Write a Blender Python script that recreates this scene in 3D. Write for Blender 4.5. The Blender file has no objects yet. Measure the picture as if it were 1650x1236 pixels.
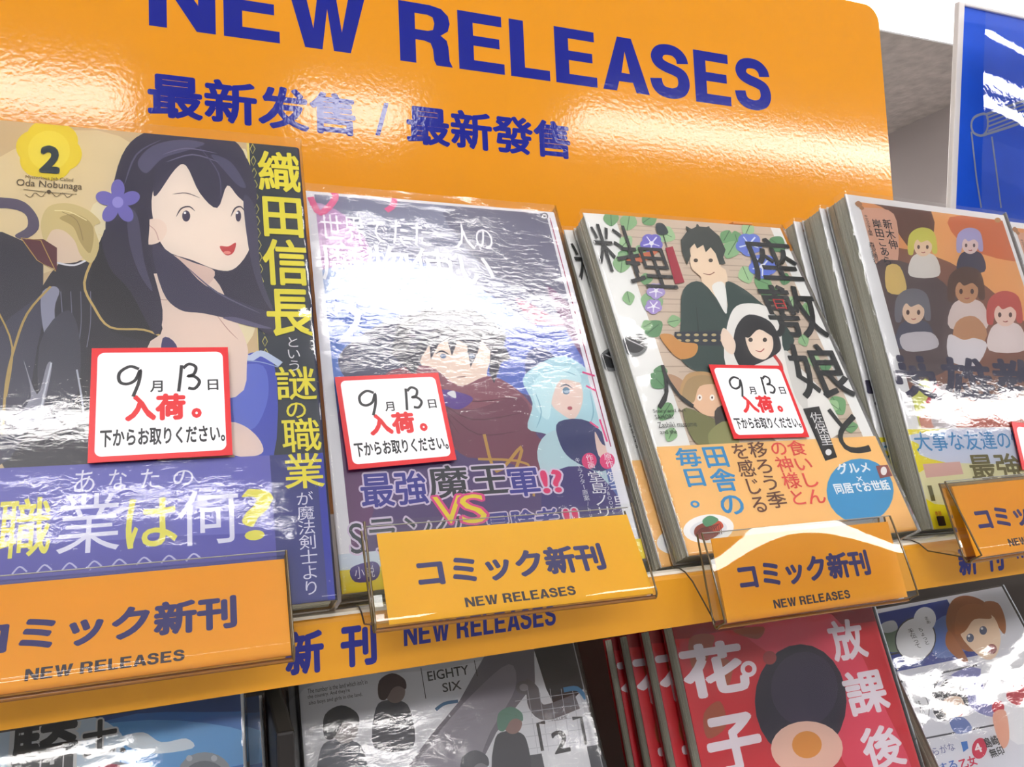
import bpy, bmesh, math, random
from mathutils import Vector, Matrix, noise
from mathutils.geometry import tessellate_polygon
random.seed(7)
S = bpy.context.scene
C = bpy.data.collections.new('comic_display'); S.collection.children.link(C)
V3 = Vector

# ------------------------------------------------------------------ camera
FPX, CX, CY = 1253.263, 825.0, 618.0
YAW, PIT, ROL = .3767, .0702, -.0452
CAM = V3((-.0442, -.286, .0529))
_f = V3((math.sin(YAW)*math.cos(PIT), math.cos(YAW)*math.cos(PIT), math.sin(PIT)))
_r = V3((math.cos(YAW), -math.sin(YAW), 0)); _u = _r.cross(_f)
CR = _r*math.cos(ROL)+_u*math.sin(ROL); CU = -_r*math.sin(ROL)+_u*math.cos(ROL); CF = _f
cd = bpy.data.cameras.new('camera'); cam = bpy.data.objects.new('camera', cd); C.objects.link(cam)
cd.sensor_width = 36; cd.lens = FPX/1650*36; cd.clip_start = .01; cd.clip_end = 60
M = Matrix((CR, CU, -CF)).transposed().to_4x4(); M.translation = CAM
cam.matrix_world = M
S.camera = cam
# ------------------------------------------------------------------ world and exposure
S.view_settings.view_transform = 'Standard'; S.view_settings.look = 'None'
S.view_settings.gamma = 1; S.view_settings.exposure = -0.14; S.view_settings.use_curve_mapping = False
W = bpy.data.worlds.new('shop_interior'); S.world = W; W.use_nodes = True
W.node_tree.nodes['Background'].inputs[0].default_value = (.93, .95, 1, 1)
W.node_tree.nodes['Background'].inputs[1].default_value = .72
S.cycles.transparent_max_bounces = 24
LAMP = 26.0

# ------------------------------------------------------------------ materials
def lin(c):
    c = c/255
    return c/12.92 if c <= .04045 else ((c+.055)/1.055)**2.4
def rgb(c): return (lin(c[0]), lin(c[1]), lin(c[2]), 1)
_m = {}
def mat(c, rough=.5, spec=.35, coat=0, bump=0, bscale=400, metal=0, var=.0, vscale=60, name=None):
    k = (tuple(c), rough, spec, coat, bump, bscale, metal, var, vscale)
    if k in _m: return _m[k]
    m = bpy.data.materials.new(name or 'print_ink'); m.use_nodes = True; n = m.node_tree.nodes; l = m.node_tree.links
    b = n['Principled BSDF']; b.inputs['Base Color'].default_value = rgb(c); b.inputs['Roughness'].default_value = rough
    b.inputs['Specular IOR Level'].default_value = spec; b.inputs['Coat Weight'].default_value = coat
    b.inputs['Coat Roughness'].default_value = .08; b.inputs['Metallic'].default_value = metal
    tc = n.new('ShaderNodeTexCoord')
    nz = n.new('ShaderNodeTexNoise'); nz.inputs['Scale'].default_value = vscale; nz.inputs['Detail'].default_value = 3
    l.new(tc.outputs['Object'], nz.inputs['Vector'])
    mx = n.new('ShaderNodeMix'); mx.data_type = 'RGBA'; v = var or .03
    d = rgb(c); mx.inputs['A'].default_value = [x*(1-v) for x in d[:3]]+[1]; mx.inputs['B'].default_value = [min(1, x*(1+v)+v*.02) for x in d[:3]]+[1]
    l.new(nz.outputs['Fac'], mx.inputs['Factor']); l.new(mx.outputs['Result'], b.inputs['Base Color'])
    if bump:
        nb = n.new('ShaderNodeTexNoise'); nb.inputs['Scale'].default_value = bscale; nb.inputs['Detail'].default_value = 2
        l.new(tc.outputs['Object'], nb.inputs['Vector'])
        bp = n.new('ShaderNodeBump'); bp.inputs['Strength'].default_value = 1; bp.inputs['Distance'].default_value = bump
        l.new(nb.outputs['Fac'], bp.inputs['Height']); l.new(bp.outputs['Normal'], b.inputs['Normal'])
        if coat: l.new(bp.outputs['Normal'], b.inputs['Coat Normal'])
    _m[k] = m; return m
def film_mat(name, bump, sc, tint=(1, 1, 1), rough=.03, boost=1.7, stretch=(1, 1, 1), body=0.0, ior=1.5):
    m = bpy.data.materials.new(name); m.use_nodes = True; n = m.node_tree.nodes; l = m.node_tree.links; n.clear()
    out = n.new('ShaderNodeOutputMaterial'); tr = n.new('ShaderNodeBsdfTransparent'); tr.inputs[0].default_value = (*tint, 1)
    gl = n.new('ShaderNodeBsdfGlossy'); gl.inputs['Roughness'].default_value = rough
    fr = n.new('ShaderNodeFresnel'); fr.inputs['IOR'].default_value = ior
    mu = n.new('ShaderNodeMath'); mu.operation = 'MULTIPLY'; mu.inputs[1].default_value = boost; mu.use_clamp = True
    mx = n.new('ShaderNodeMixShader'); tc = n.new('ShaderNodeTexCoord'); mp = n.new('ShaderNodeMapping'); mp.inputs['Scale'].default_value = stretch
    nb = n.new('ShaderNodeTexNoise'); nb.inputs['Scale'].default_value = sc; nb.inputs['Detail'].default_value = 3; nb.inputs['Distortion'].default_value = .6
    bp = n.new('ShaderNodeBump'); bp.inputs['Distance'].default_value = bump; bp.inputs['Strength'].default_value = 1
    l.new(tc.outputs['Object'], mp.inputs['Vector']); l.new(mp.outputs['Vector'], nb.inputs['Vector']); l.new(nb.outputs['Fac'], bp.inputs['Height'])
    l.new(bp.outputs['Normal'], gl.inputs['Normal']); l.new(fr.outputs[0], mu.inputs[0]); l.new(mu.outputs[0], mx.inputs[0])
    l.new(tr.outputs[0], mx.inputs[1]); l.new(gl.outputs[0], mx.inputs[2]); l.new(mx.outputs[0], out.inputs[0])
    return m
def pages_mat():
    m = bpy.data.materials.new('page_edges'); m.use_nodes = True; n = m.node_tree.nodes; l = m.node_tree.links
    b = n['Principled BSDF']; b.inputs['Roughness'].default_value = .9; b.inputs['Specular IOR Level'].default_value = .1
    tc = n.new('ShaderNodeTexCoord'); mp = n.new('ShaderNodeMapping'); mp.inputs['Scale'].default_value = (60, 12, 5200)
    nz = n.new('ShaderNodeTexNoise'); nz.inputs['Scale'].default_value = 1; nz.inputs['Detail'].default_value = 4
    cr = n.new('ShaderNodeValToRGB'); cr.color_ramp.elements[0].position = .36; cr.color_ramp.elements[1].position = .62
    cr.color_ramp.elements[0].color = rgb((192, 188, 166)); cr.color_ramp.elements[1].color = rgb((240, 238, 222))
    n2 = n.new('ShaderNodeTexNoise'); n2.inputs['Scale'].default_value = 900
    mx = n.new('ShaderNodeMix'); mx.data_type = 'RGBA'; mx.blend_type = 'MULTIPLY'; mx.inputs['Factor'].default_value = .2
    l.new(tc.outputs['Object'], mp.inputs['Vector']); l.new(mp.outputs['Vector'], nz.inputs['Vector']); l.new(nz.outputs['Fac'], cr.inputs['Fac'])
    l.new(tc.outputs['Object'], n2.inputs['Vector']); l.new(cr.outputs['Color'], mx.inputs['A']); l.new(n2.outputs['Fac'], mx.inputs['B'])
    l.new(mx.outputs['Result'], b.inputs['Base Color'])
    bp = n.new('ShaderNodeBump'); bp.inputs['Distance'].default_value = .0003
    l.new(nz.outputs['Fac'], bp.inputs['Height']); l.new(bp.outputs['Normal'], b.inputs['Normal'])
    return m
PAGES = pages_mat()
FILM = film_mat('shrink_film', .00003, 260, rough=.06, stretch=(1, 1.6, 1), boost=1.5)
FILM_WRINKLED = film_mat('wrinkled_shrink_film', .00010, 230, stretch=(.8, 1.9, 1), rough=.11, boost=1.9)
LAMINATE = film_mat('clear_laminate', .00003, 120, boost=1.0, rough=.02)
ACRYLIC = film_mat('clear_acrylic', .00001, 60, tint=(.96, .97, .95), boost=.9, rough=.02)
ACRYLIC_EDGE = mat((92, 74, 40), rough=.15, spec=.7, name='acrylic_edge')
WHITE = (236, 234, 238)
ORANGE = (224, 147, 22); NAVY = (18, 30, 140); YEL = (246, 176, 20)

# ------------------------------------------------------------------ objects
def link(o, parent=None, name=None):
    C.objects.link(o)
    if parent is not None: o.parent = parent
    return o
def mesh_obj(name, verts, faces, mats, parent=None, fm=None, smooth=False):
    me = bpy.data.meshes.new(name); me.from_pydata([tuple(v) for v in verts], [], faces)
    for m in mats: me.materials.append(m)
    if fm:
        for p, i in zip(me.polygons, fm): p.material_index = i
    if smooth:
        for p in me.polygons: p.use_smooth = True
    me.update()
    return link(bpy.data.objects.new(name, me), parent)
def bm_obj(name, bm, mats, parent=None, smooth=False):
    me = bpy.data.meshes.new(name); bm.to_mesh(me); bm.free()
    for m in (mats if isinstance(mats, list) else [mats]): me.materials.append(m)
    if smooth:
        for p in me.polygons: p.use_smooth = True
    return link(bpy.data.objects.new(name, me), parent)
def tag(o, label=None, cat=None, group=None, kind=None):
    if label: o['label'] = label
    if cat: o['category'] = cat
    if group: o['group'] = group
    if kind: o['kind'] = kind
    return o
def bevel_box(name, lo, hi, m, parent=None, bev=.001, seg=2):
    bm = bmesh.new(); bmesh.ops.create_cube(bm, size=1)
    for v in bm.verts: v.co = V3([(lo[i]+hi[i])/2+v.co[i]*(hi[i]-lo[i]) for i in range(3)])
    if bev: bmesh.ops.bevel(bm, geom=bm.edges[:], offset=bev, segments=seg, affect='EDGES', profile=.5)
    return bm_obj(name, bm, m, parent)
def copy_tree(o, parent=None):
    c = o.copy(); C.objects.link(c); c.parent = parent
    for ch in list(o.children): copy_tree(ch, c)
    return c

class Plane:
    """A frame on a real surface: origin, right, up, outward normal, all in metres."""
    def __init__(s, o, X, U):
        s.o = V3(o); s.X = V3(X).normalized(); s.U = V3(U); s.U = (s.U-s.X*s.U.dot(s.X)).normalized(); s.N = s.X.cross(s.U)
    def at(s, px, py):              # the point of the surface that the photograph shows at a pixel
        d = CR*((px-CX)/FPX)-CU*((py-CY)/FPX)+CF
        P = CAM+d*((s.o-CAM).dot(s.N)/d.dot(s.N))-s.o
        return Vector((P.dot(s.X), P.dot(s.U)))
    def px(s, a, b):
        d = s.o+s.X*a+s.U*b-CAM; z = d.dot(CF)
        return (CX+FPX*d.dot(CR)/z, CY-FPX*d.dot(CU)/z)
    def solve(s, axis, val, a, b):  # slide a (axis 0) or b (axis 1) until the pixel coordinate is val
        for _ in range(6):
            e = 1e-4; p = s.px(a, b)[axis]
            q = s.px(a+e, b)[axis] if axis == 0 else s.px(a, b+e)[axis]
            k = (val-p)*e/(q-p)
            if axis == 0: a += k
            else: b += k
        return a if axis == 0 else b
    def mat(s):
        m = Matrix((s.X, s.U, s.N)).transposed().to_4x4(); m.translation = s.o; return m
def lean_plane(o, th, ps=0, ro=0):
    X = V3((math.cos(ps), math.sin(ps), 0)); N = V3((-math.sin(ps), math.cos(ps), 0)); U = V3((0, 0, 1))*math.cos(th)+N*math.sin(th)
    return Plane(o, X*math.cos(ro)+U*math.sin(ro), -X*math.sin(ro)+U*math.cos(ro))

# ---- flat print, collected layer by layer and linked as one part
def catmull(pts, n=4, closed=True):
    out = []; L = len(pts)
    rng = range(L) if closed else range(L-1)
    for i in rng:
        if closed: p0, p1, p2, p3 = (Vector(pts[(i+k) % L]) for k in (-1, 0, 1, 2))
        else: p0, p1, p2, p3 = (Vector(pts[min(max(i+k, 0), L-1)]) for k in (-1, 0, 1, 2))
        for j in range(n):
            t = j/n
            out.append(.5*((2*p1)+(p2-p0)*t+(2*p0-5*p1+4*p2-p3)*t*t+(3*p1-p0-3*p2+p3)*t**3))
    if not closed: out.append(Vector(pts[-1]))
    return out
def clip(poly, x0, y0, x1, y1):
    for ax, lim, sg in ((0, x0, 1), (0, x1, -1), (1, y0, 1), (1, y1, -1)):
        out = []
        for i, p in enumerate(poly):
            q = poly[i-1]; a = (p[ax]-lim)*sg >= 0; b = (q[ax]-lim)*sg >= 0
            if a != b:
                t = (lim-q[ax])/(p[ax]-q[ax]); out.append(q+(p-q)*t)
            if a: out.append(p)
        poly = out
        if len(poly) < 3: return []
    return poly
_glyph = {}
_S = [(.565, .68), (.54, .79), (.45, .885), (.32, .912), (.19, .875), (.125, .76), (.16, .645), (.28, .575), (.42, .53), (.54, .455), (.57, .29), (.52, .16), (.42, .1), (.32, .088), (.19, .12), (.115, .21), (.09, .34)]
_CAPS = {   # heavy grotesque capitals: width, outline, hole
 'N': (.72, [(0, 0), (0, 1), (.21, 1), (.53, .40), (.53, 1), (.72, 1), (.72, 0), (.51, 0), (.19, .62), (.19, 0)], None),
 'E': (.64, [(0, 0), (0, 1), (.62, 1), (.62, .82), (.21, .82), (.21, .6), (.58, .6), (.58, .43), (.21, .43), (.21, .18), (.64, .18), (.64, 0)], None),
 'W': (.98, [(.21, 0), (0, 1), (.205, 1), (.315, .32), (.39, 1), (.59, 1), (.665, .32), (.775, 1), (.98, 1), (.77, 0), (.56, 0), (.49, .66), (.42, 0)], None),
 'L': (.58, [(0, 0), (0, 1), (.21, 1), (.21, .18), (.58, .18), (.58, 0)], None),
 'A': (.76, [(0, 0), (.265, 1), (.495, 1), (.76, 0), (.54, 0), (.49, .18), (.265, .18), (.22, 0)], [(.31, .34), (.445, .34), (.378, .74)]),
 'R': (.70, [(0, 0), (0, 1), (.42, 1), (.57, .965), (.66, .86), (.68, .73), (.65, .6), (.55, .51), (.63, .44), (.65, .33), (.66, .1), (.70, 0), (.48, 0), (.45, .08), (.44, .26), (.41, .36), (.32, .39), (.21, .39), (.21, 0)], [(.21, .56), (.21, .83), (.38, .83), (.45, .80), (.47, .70), (.45, .59), (.38, .56)])}
def caps(txt):
    V = []; F = []; x = 0
    for ch in txt:
        if ch == ' ': x += .30; continue
        if ch == 'S':
            Q = catmull(_S, 4, False); b = len(V)
            for i, p in enumerate(Q):
                d = Q[min(i+1, len(Q)-1)]-Q[max(i-1, 0)]; d.normalize(); n = Vector((-d.y, d.x))*.1
                V += [Vector((x+p.x+n.x, p.y+n.y)), Vector((x+p.x-n.x, p.y-n.y))]
            for i in range(len(Q)-1): F.append((b+2*i, b+2*i+1, b+2*i+3, b+2*i+2))
            x += .675+.09; continue
        w, o, h = _CAPS[ch]; L = [[V3((a, c, 0)) for a, c in o]]+([[V3((a, c, 0)) for a, c in h]] if h else [])
        b = len(V); V += [Vector((x+p.x, p.y)) for l_ in L for p in l_]
        P = [p for l_ in L for p in l_]
        for t in tessellate_polygon(L):
            t = tuple(t)
            if (P[t[1]]-P[t[0]]).cross(P[t[2]]-P[t[0]]).z < 0: t = (t[0], t[2], t[1])
            F.append(tuple(b+i for i in t))
        x += w+(.03 if ch == 'A' else .09)
    return V, F
def glyphs(txt, bold=0.0, res=3):
    k = txt; bold = 0
    if k in _glyph: return _glyph[k]
    if len(txt) > 2 and set(txt) <= set('NEWRLAS '): _glyph[k] = caps(txt); return _glyph[k]
    cu = bpy.data.curves.new('t', 'FONT'); cu.body = txt; cu.offset = bold; cu.resolution_u = res; cu.size = 1
    o = bpy.data.objects.new('t', cu); S.collection.objects.link(o)
    dg = bpy.context.evaluated_depsgraph_get(); dg.update()
    me = bpy.data.meshes.new_from_object(o.evaluated_get(dg))
    v = [Vector((a.co.x, a.co.y)) for a in me.vertices]; f = [tuple(p.vertices) for p in me.polygons]
    bpy.data.meshes.remove(me); bpy.data.objects.remove(o); bpy.data.curves.remove(cu)
    _glyph[k] = (v, f); return _glyph[k]
class Print:
    STEP = .000003; M = None
    def __init__(s, plane, w, h, base=.00006):
        s.p = plane; s.w = w; s.h = h; s.V = []; s.F = []; s.fm = []; s.m = []; s.n = base; s.clip = (0, 0, w, h); s.cuts = []
    def mi(s, c, **k):
        m = c if isinstance(c, bpy.types.Material) else mat(c, rough=k.get('rough', .34), spec=.4)
        if m not in s.m: s.m.append(m)
        return s.m.index(m)
    def raw(s, c, pts):
        pts = clip([Vector(p[:2]) for p in pts], *s.clip)
        if len(pts) < 3: return
        b = len(s.V); i = s.mi(c); s.n += s.STEP
        s.V += [(p[0], p[1], s.n) for p in pts]
        for t in tessellate_polygon([[V3((p[0], p[1], 0)) for p in pts]]):
            a, q, r = t; A, B, D = pts[a], pts[q], pts[r]
            if (B-A).cross(D-A) < 0: q, r = r, q
            s.F.append((b+a, b+q, b+r)); s.fm.append(i)
    def poly(s, c, px, smooth=True):
        px = catmull(px) if smooth else px
        s.raw(c, [s.p.at(*q) for q in px])
    def rect(s, c, x0, y0, x1, y1): s.raw(c, [(x0, y0), (x1, y0), (x1, y1), (x0, y1)])
    def ell(s, c, cx, cy, rx, ry, rot=0, n=24, a0=0, a1=360):
        r = math.radians(rot); P = []
        for i in range(n):
            a = math.radians(a0+(a1-a0)*i/(n if a1-a0 == 360 else n-1)); x = rx*math.cos(a); y = ry*math.sin(a)
            P.append((cx+x*math.cos(r)-y*math.sin(r), cy+x*math.sin(r)+y*math.cos(r)))
        s.poly(c, P, False)
    def line(s, c, px, w=2, closed=False, smooth=True, taper=False):
        P = catmull(px, 4, closed) if smooth else [Vector(p) for p in px]
        if closed: P = P+[P[0]]
        Q = [s.p.at(*q) for q in P]; a = s.p.at(*P[0]); b = s.p.at(P[0][0]+1, P[0][1]); k = (b-a).length*w/2
        L = []; R = []
        for i, q in enumerate(Q):
            d = Q[min(i+1, len(Q)-1)]-Q[max(i-1, 0)]
            if d.length == 0: d = Vector((1, 0))
            d.normalize(); n = Vector((-d.y, d.x))*k*((1-abs(2*i/(len(Q)-1)-1)**2*.85) if taper else 1); L.append(q+n); R.append(q-n)
        i = s.mi(c); s.n += s.STEP; x0, y0, x1, y1 = s.clip
        for j in range(len(L)-1):
            pp = clip([L[j], R[j], R[j+1], L[j+1]], x0, y0, x1, y1)
            if len(pp) < 3: continue
            b = len(s.V); s.V += [(p[0], p[1], s.n) for p in pp]; s.F.append(tuple(range(b, b+len(pp)))); s.fm.append(i)
    def put(s, c, txt, x0, y0, x1, y1, bold=.0, fit=True, glow=None, slant=0):
        """one string fitted in a box given in metres on the surface"""
        v, f = glyphs(txt)
        if not v: return
        if set(txt) <= set('NEWRLAS ') and len(txt) > 2: bold = 0
        if fit: ax = min(p.x for p in v); bx = max(p.x for p in v); ay = min(p.y for p in v); by = max(p.y for p in v)
        else: ay, by, ax, bx = fit_em(txt)
        bold = max(bold, 0); sx = (x1-x0)/(bx-ax+2*bold); sy = (y1-y0)/(by-ay+2*bold); X0, Y0, X1, Y1 = s.clip; e = .0003
        for col, bo, nd in (([(glow, bold+.05, 12)] if glow else [])+[(c, bold, 8)]):
            i = s.mi(col); s.n += s.STEP
            for d in range(nd if bo > 0 else 1):      # weight is built from shifted copies of the same glyph
                ox = bo*math.cos(2*math.pi*d/nd) if bo > 0 else 0; oy = bo*math.sin(2*math.pi*d/nd) if bo > 0 else 0
                b = len(s.V); vv = [(x0+(p.x-ax+bold+ox)*sx, y0+(p.y-ay+bold+oy)*sy) for p in v]
                s.V += [(p[0], p[1], s.n+d*1e-7) for p in vv]
                for q in f:
                    if all(X0-e <= vv[k][0] <= X1+e and Y0-e <= vv[k][1] <= Y1+e for k in q): s.F.append(tuple(b+k for k in q)); s.fm.append(i)
        s.cuts.append(len(s.F))
    def T(s, c, txt, x0, yb, x1, yt, **k):
        a = s.p.at(x0, yb); h = s.p.at(x0, yt)[1]; r = s.p.solve(0, x1, a[0], a[1])
        s.put(c, txt, a[0], a[1], r, h, **k)
    def Vt(s, c, txt, x0, y0, x1, y1, **k):
        """a column of characters: pixel of its top left, top right x, and lower end y"""
        a = s.p.at(x0, y0); r = s.p.solve(0, x1, a[0], a[1]); w = r-a[0]; bt = s.p.solve(1, y1, a[0], a[1]-.01)
        n = len(txt); cell = (a[1]-bt)/n
        for i, ch in enumerate(txt):
            if ch == ' ': continue
            cc = c[i] if isinstance(c, list) else c
            if ch == 'ー': s.rect(cc, a[0]+w*.45, a[1]-(i+.9)*cell, a[0]+w*.58, a[1]-(i+.1)*cell); continue
            s.put(cc, ch, a[0], a[1]-(i+1)*cell+cell*.04, a[0]+w, a[1]-i*cell-cell*.04, fit=False, **k)
    def done(s, name, parent, label=None):
        if s.cuts and s.cuts[-1] == len(s.F) and len(s.cuts) > 1:      # every line of writing is a piece of its own
            a = 0; o = None
            for c in s.cuts:
                F = s.F[a:c]; fm = s.fm[a:c]; a = c
                if not F: continue
                used = sorted({k for f in F for k in f}); ix = {k: i for i, k in enumerate(used)}; ms = sorted(set(fm))
                o = mesh_obj(name, [s.V[k] for k in used], [tuple(ix[k] for k in f) for f in F], [s.m[i] for i in ms], parent, [ms.index(i) for i in fm])
                if s.M is not None: o.matrix_local = s.M
            return o
        o = mesh_obj(name, s.V, s.F, s.m, parent, s.fm)
        if s.M is not None: o.matrix_local = s.M
        if label: o['label'] = label
        return o
_em = {}
def fit_em(ch):
    # the em box of a full-width glyph, measured on a frame-like character
    if 'k' not in _em:
        v, _ = glyphs('国'); _em['k'] = (min(p.y for p in v), max(p.y for p in v), min(p.x for p in v), max(p.x for p in v))
    k = _em['k']
    if ord(ch[0]) < 0x2000:
        v, _ = glyphs(ch); cx = (min(p.x for p in v)+max(p.x for p in v))/2; w = (k[3]-k[2])/2
        return (k[0], k[1], cx-w, cx+w)
    return k

# ------------------------------------------------------------------ room
def quad(name, pts, m, kind='structure', parent=None):
    o = mesh_obj(name, pts, [tuple(range(len(pts)))], [m], parent); o['kind'] = kind; return o
CEIL = 1.6
ceil_m = mat((238, 240, 246), rough=.9, bump=.001, bscale=60, var=.04, vscale=12, name='ceiling_paint')
def slab(name, lo, hi, m, kind='structure'):
    o = bevel_box(name, lo, hi, m, bev=0); o['kind'] = kind; return o
slab('ceiling', (-6, -8, CEIL), (9, 1.36, CEIL+.05), ceil_m)
slab('floor', (-6, -8, -1.25), (9, 6, -1.2), mat((190, 186, 178), rough=.35, var=.05, vscale=4, name='floor_tile'))
tile_m = mat((176, 168, 166), rough=.95, bump=.006, bscale=22, var=.35, vscale=26, name='pitted_ceiling_tile')
slab('ceiling_soffit', (-6, 1.36, 1.2), (9, 6, 1.26), tile_m)
slab('trim_1', (-6, 1.352, 1.2), (9, 1.36, CEIL), mat((244, 246, 252), rough=.6, name='fascia_paint'))
slab('wall_right', (2.52, 1.36, -1.2), (2.56, 6, 1.2), mat((170, 161, 159), rough=.8, var=.04, vscale=5, name='plaster'))
slab('wall_back', (-6, 5.96, -1.2), (9, 6, 1.2), mat((170, 161, 159), rough=.8, var=.04, vscale=5, name='plaster'))

lamp_m = bpy.data.materials.new('lit_diffuser'); lamp_m.use_nodes = True
_n = lamp_m.node_tree.nodes; _n.clear(); _e = _n.new('ShaderNodeEmission'); _o = _n.new('ShaderNodeOutputMaterial')
_e.inputs[0].default_value = (1, .97, .95, 1); _e.inputs[1].default_value = LAMP; lamp_m.node_tree.links.new(_e.outputs[0], _o.inputs[0])
def lamp(x0, x1, y, w, where, z=CEIL):
    r = bpy.data.objects.new('ceiling_light', None); C.objects.link(r); r.location = ((x0+x1)/2, y, z)
    tag(r, where, 'ceiling light')
    L = (x1-x0)/2
    bevel_box('housing', (-L-.02, -w/2-.02, -.03), (L+.02, w/2+.02, 0), mat((235, 235, 235), name='lamp_housing'), r, .004)
    bevel_box('diffuser', (-L, -w/2, -.045), (L, w/2, -.03), lamp_m, r, .005)
lamp(.34, 1.2, -1.0, .15, 'ceiling strip light nearest the display, reflected in the centre comic')
lamp(.34, .78, -.80, .06, 'short thin ceiling light nearest of all to the display')
lamp(-1.9, -.2, -1.46, .10, 'ceiling strip light in the second row above the left comics')
lamp(-1.9, .25, -1.85, .05, 'thin ceiling strip light behind the second row on the left')
lamp(-2.0, -.33, -3.12, .42, 'wide ceiling light reflected at the left end of the header board')
lamp(.36, .86, -2.98, .36, 'short ceiling light reflected in the middle of the header board')
lamp(1.62, 6.5, -2.78, .30, 'long ceiling light reflected at the right of the header board')
lamp(.1, 2.5, 1.0, .3, 'added fill light, out of view, brightening the white fascia behind the display')  # unseen fill lamp, added only to whiten the fascia
lamp(-.8, 1.6, 2.6, .4, 'added fill light, hidden behind the display, brightening the grey soffit', 1.2)  # put in out of sight to lift the grey soffit and wall
# ------------------------------------------------------------------ header board
YB = .0978
hb = bpy.data.objects.new('header_board', None); C.objects.link(hb); hb.location = (0, YB, 0)
tag(hb, 'large orange header board with blue NEW RELEASES lettering behind the comics', 'sign')
bm = bmesh.new(); bd = Plane((0, YB, 0), (1, 0, 0), (0, 0, 1))
x0, x1, z0, z1 = -.55, .3907, .02, bd.at(1400, 8)[1]; R = .012
prof = [(x0, z0), (x1, z0)]+[(x1-R+R*math.cos(a), z1-R+R*math.sin(a)) for a in [i*math.pi/16 for i in range(9)]]+[(x0, z1)]
f = bm.faces.new([bm.verts.new((x, 0, z)) for x, z in prof]); bm.normal_update()
g = bmesh.ops.extrude_face_region(bm, geom=[f])
for v in g['geom']:
    if isinstance(v, bmesh.types.BMVert): v.co.y += .004
bmesh.ops.recalc_face_normals(bm, faces=bm.faces[:])
bm_obj('board_panel', bm, mat(ORANGE, rough=.08, spec=.36, bump=.00004, bscale=420, var=.02, name='glossy_orange_board'), hb)
class BPrint(Print): pass
bp = Print(bd, 1, 1); bp.clip = (x0, z0, x1, z1)
zb = bd.at(645, 97)[1]; zt = bd.at(734, 16)[1]
navy_gloss = mat(NAVY, rough=.08, spec=.36, bump=.00004, bscale=420, name='glossy_blue_lettering')
bp.put(navy_gloss, 'NEW', bd.at(240, 38)[0], zb, bd.at(592, 85)[0], zt, bold=.026)
bp.put(navy_gloss, 'RELEASES', bd.at(645, 97)[0], zb-.0006, bd.at(1243, 165)[0], zt+.0006, bold=.026)
bp.T(navy_gloss, '最新发售', 238, 187, 574, 114, bold=.03)
bp.T(navy_gloss, '/', 605, 218, 628, 164, bold=.012)
bp.T(navy_gloss, '最新發售', 656, 231, 920, 167, bold=.03)
bp.M = Matrix(((1, 0, 0, 0), (0, 0, -1, 0), (0, 1, 0, 0), (0, 0, 0, 1))); bp.done('board_lettering', hb)

# ------------------------------------------------------------------ shelves
def profile_obj(name, prof, x0, x1, m, parent=None, closed=True, bev=0):
    n = len(prof); vs = [(x0, y, z) for y, z in prof]+[(x1, y, z) for y, z in prof]
    fs = [(i, (i+1) % n, n+(i+1) % n, n+i) for i in range(n)]+[tuple(range(n-1, -1, -1)), tuple(range(n, 2*n))]
    o = mesh_obj(name, vs, fs, [m], parent)
    bm = bmesh.new(); bm.from_mesh(o.data); bmesh.ops.recalc_face_normals(bm, faces=bm.faces[:]); bm.to_mesh(o.data); bm.free()
    return o
sh = bpy.data.objects.new('display_shelf', None); C.objects.link(sh)
tag(sh, 'sloping upper display shelf with orange printed edge strip', 'shelf')
grey_sh = mat((196, 190, 176), rough=.45, var=.06, name='shelf_enamel')
profile_obj('shelf_board', [(-.0200, -.0228), (-.0200, -.0052), (-.0185, -.0030), (-.0150, -.0030), (.095, -.044), (.095, -.050), (.02, -.0325)], -.6, .75, grey_sh, sh)
strip_m = mat((222, 154, 34), rough=.42, spec=.4, var=.05, vscale=30, name='orange_edge_strip')
profile_obj('edge_strip', [(-.0220, -.0228), (-.0220, -.0045), (-.0214, -.0034), (-.0200, -.0030), (-.0200, -.0228)], -.6, .75, strip_m, sh)
profile_obj('edge_lip', [(-.0203, -.0030), (-.0198, -.0021), (-.0150, -.0021), (-.0150, -.0030)], -.6, .75, mat((232, 226, 212), rough=.3, name='pale_lip'), sh)  # lip coloured paler than the shelf board
st = Plane((0, -.022, 0), (1, 0, 0), (0, 0, 1)); sp = Print(st, 1, 1); sp.clip = (-.6, -.0226, .75, -.0036)
ink = mat((38, 42, 128), rough=.4, name='blue_strip_ink')
xa = st.at(459, 1050)[0]
z0s, z1s = st.at(470, 1090)[1], st.at(458, 1020)[1]
xb = st.at(1545, 915)[0]
for bx in (xa, xb, xa-(xb-xa)):
    w = st.at(522, 1050)[0]-xa; g = st.at(549, 1050)[0]-xa; e = st.at(607, 1045)[0]-xa
    sp.put(ink, '新', bx, z0s, bx+w, z1s, bold=.04); sp.put(ink, '刊', bx+g, z0s, bx+e, z1s, bold=.04)
    n0 = st.at(651, 1040)[0]-xa; n1 = st.at(896, 1008)[0]-xa; zz = st.at(651, 1042)[1]
    sp.put(ink, 'NEW RELEASES', bx+n0, zz, bx+n1, zz+.0072, bold=.026)
sp.M = st.mat(); sp.done('strip_lettering', sh)
ls = bpy.data.objects.new('lower_shelf', None); C.objects.link(ls)
tag(ls, 'dark lower shelf holding the bottom row of comics', 'shelf')
dark = mat((52, 44, 40), rough=.6, name='dark_shelf_back')
bevel_box('shelf_board', (-.6, -.08, -.262), (.75, .18, -.242), grey_sh, ls)
bevel_box('back_panel', (-.6, .17, -.24), (.75, .175, -.06), dark, ls, 0)
# slim dark upright between the two lower left comics
for xx in (-.0245,):
    pl = bevel_box('shelf_upright', (xx, -.012, -.24), (xx+.006, .10, -.04), mat((34, 30, 30), rough=.4, name='black_upright'), None, .001)
    tag(pl, 'narrow black metal upright between the two lower left comics', 'upright')

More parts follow.
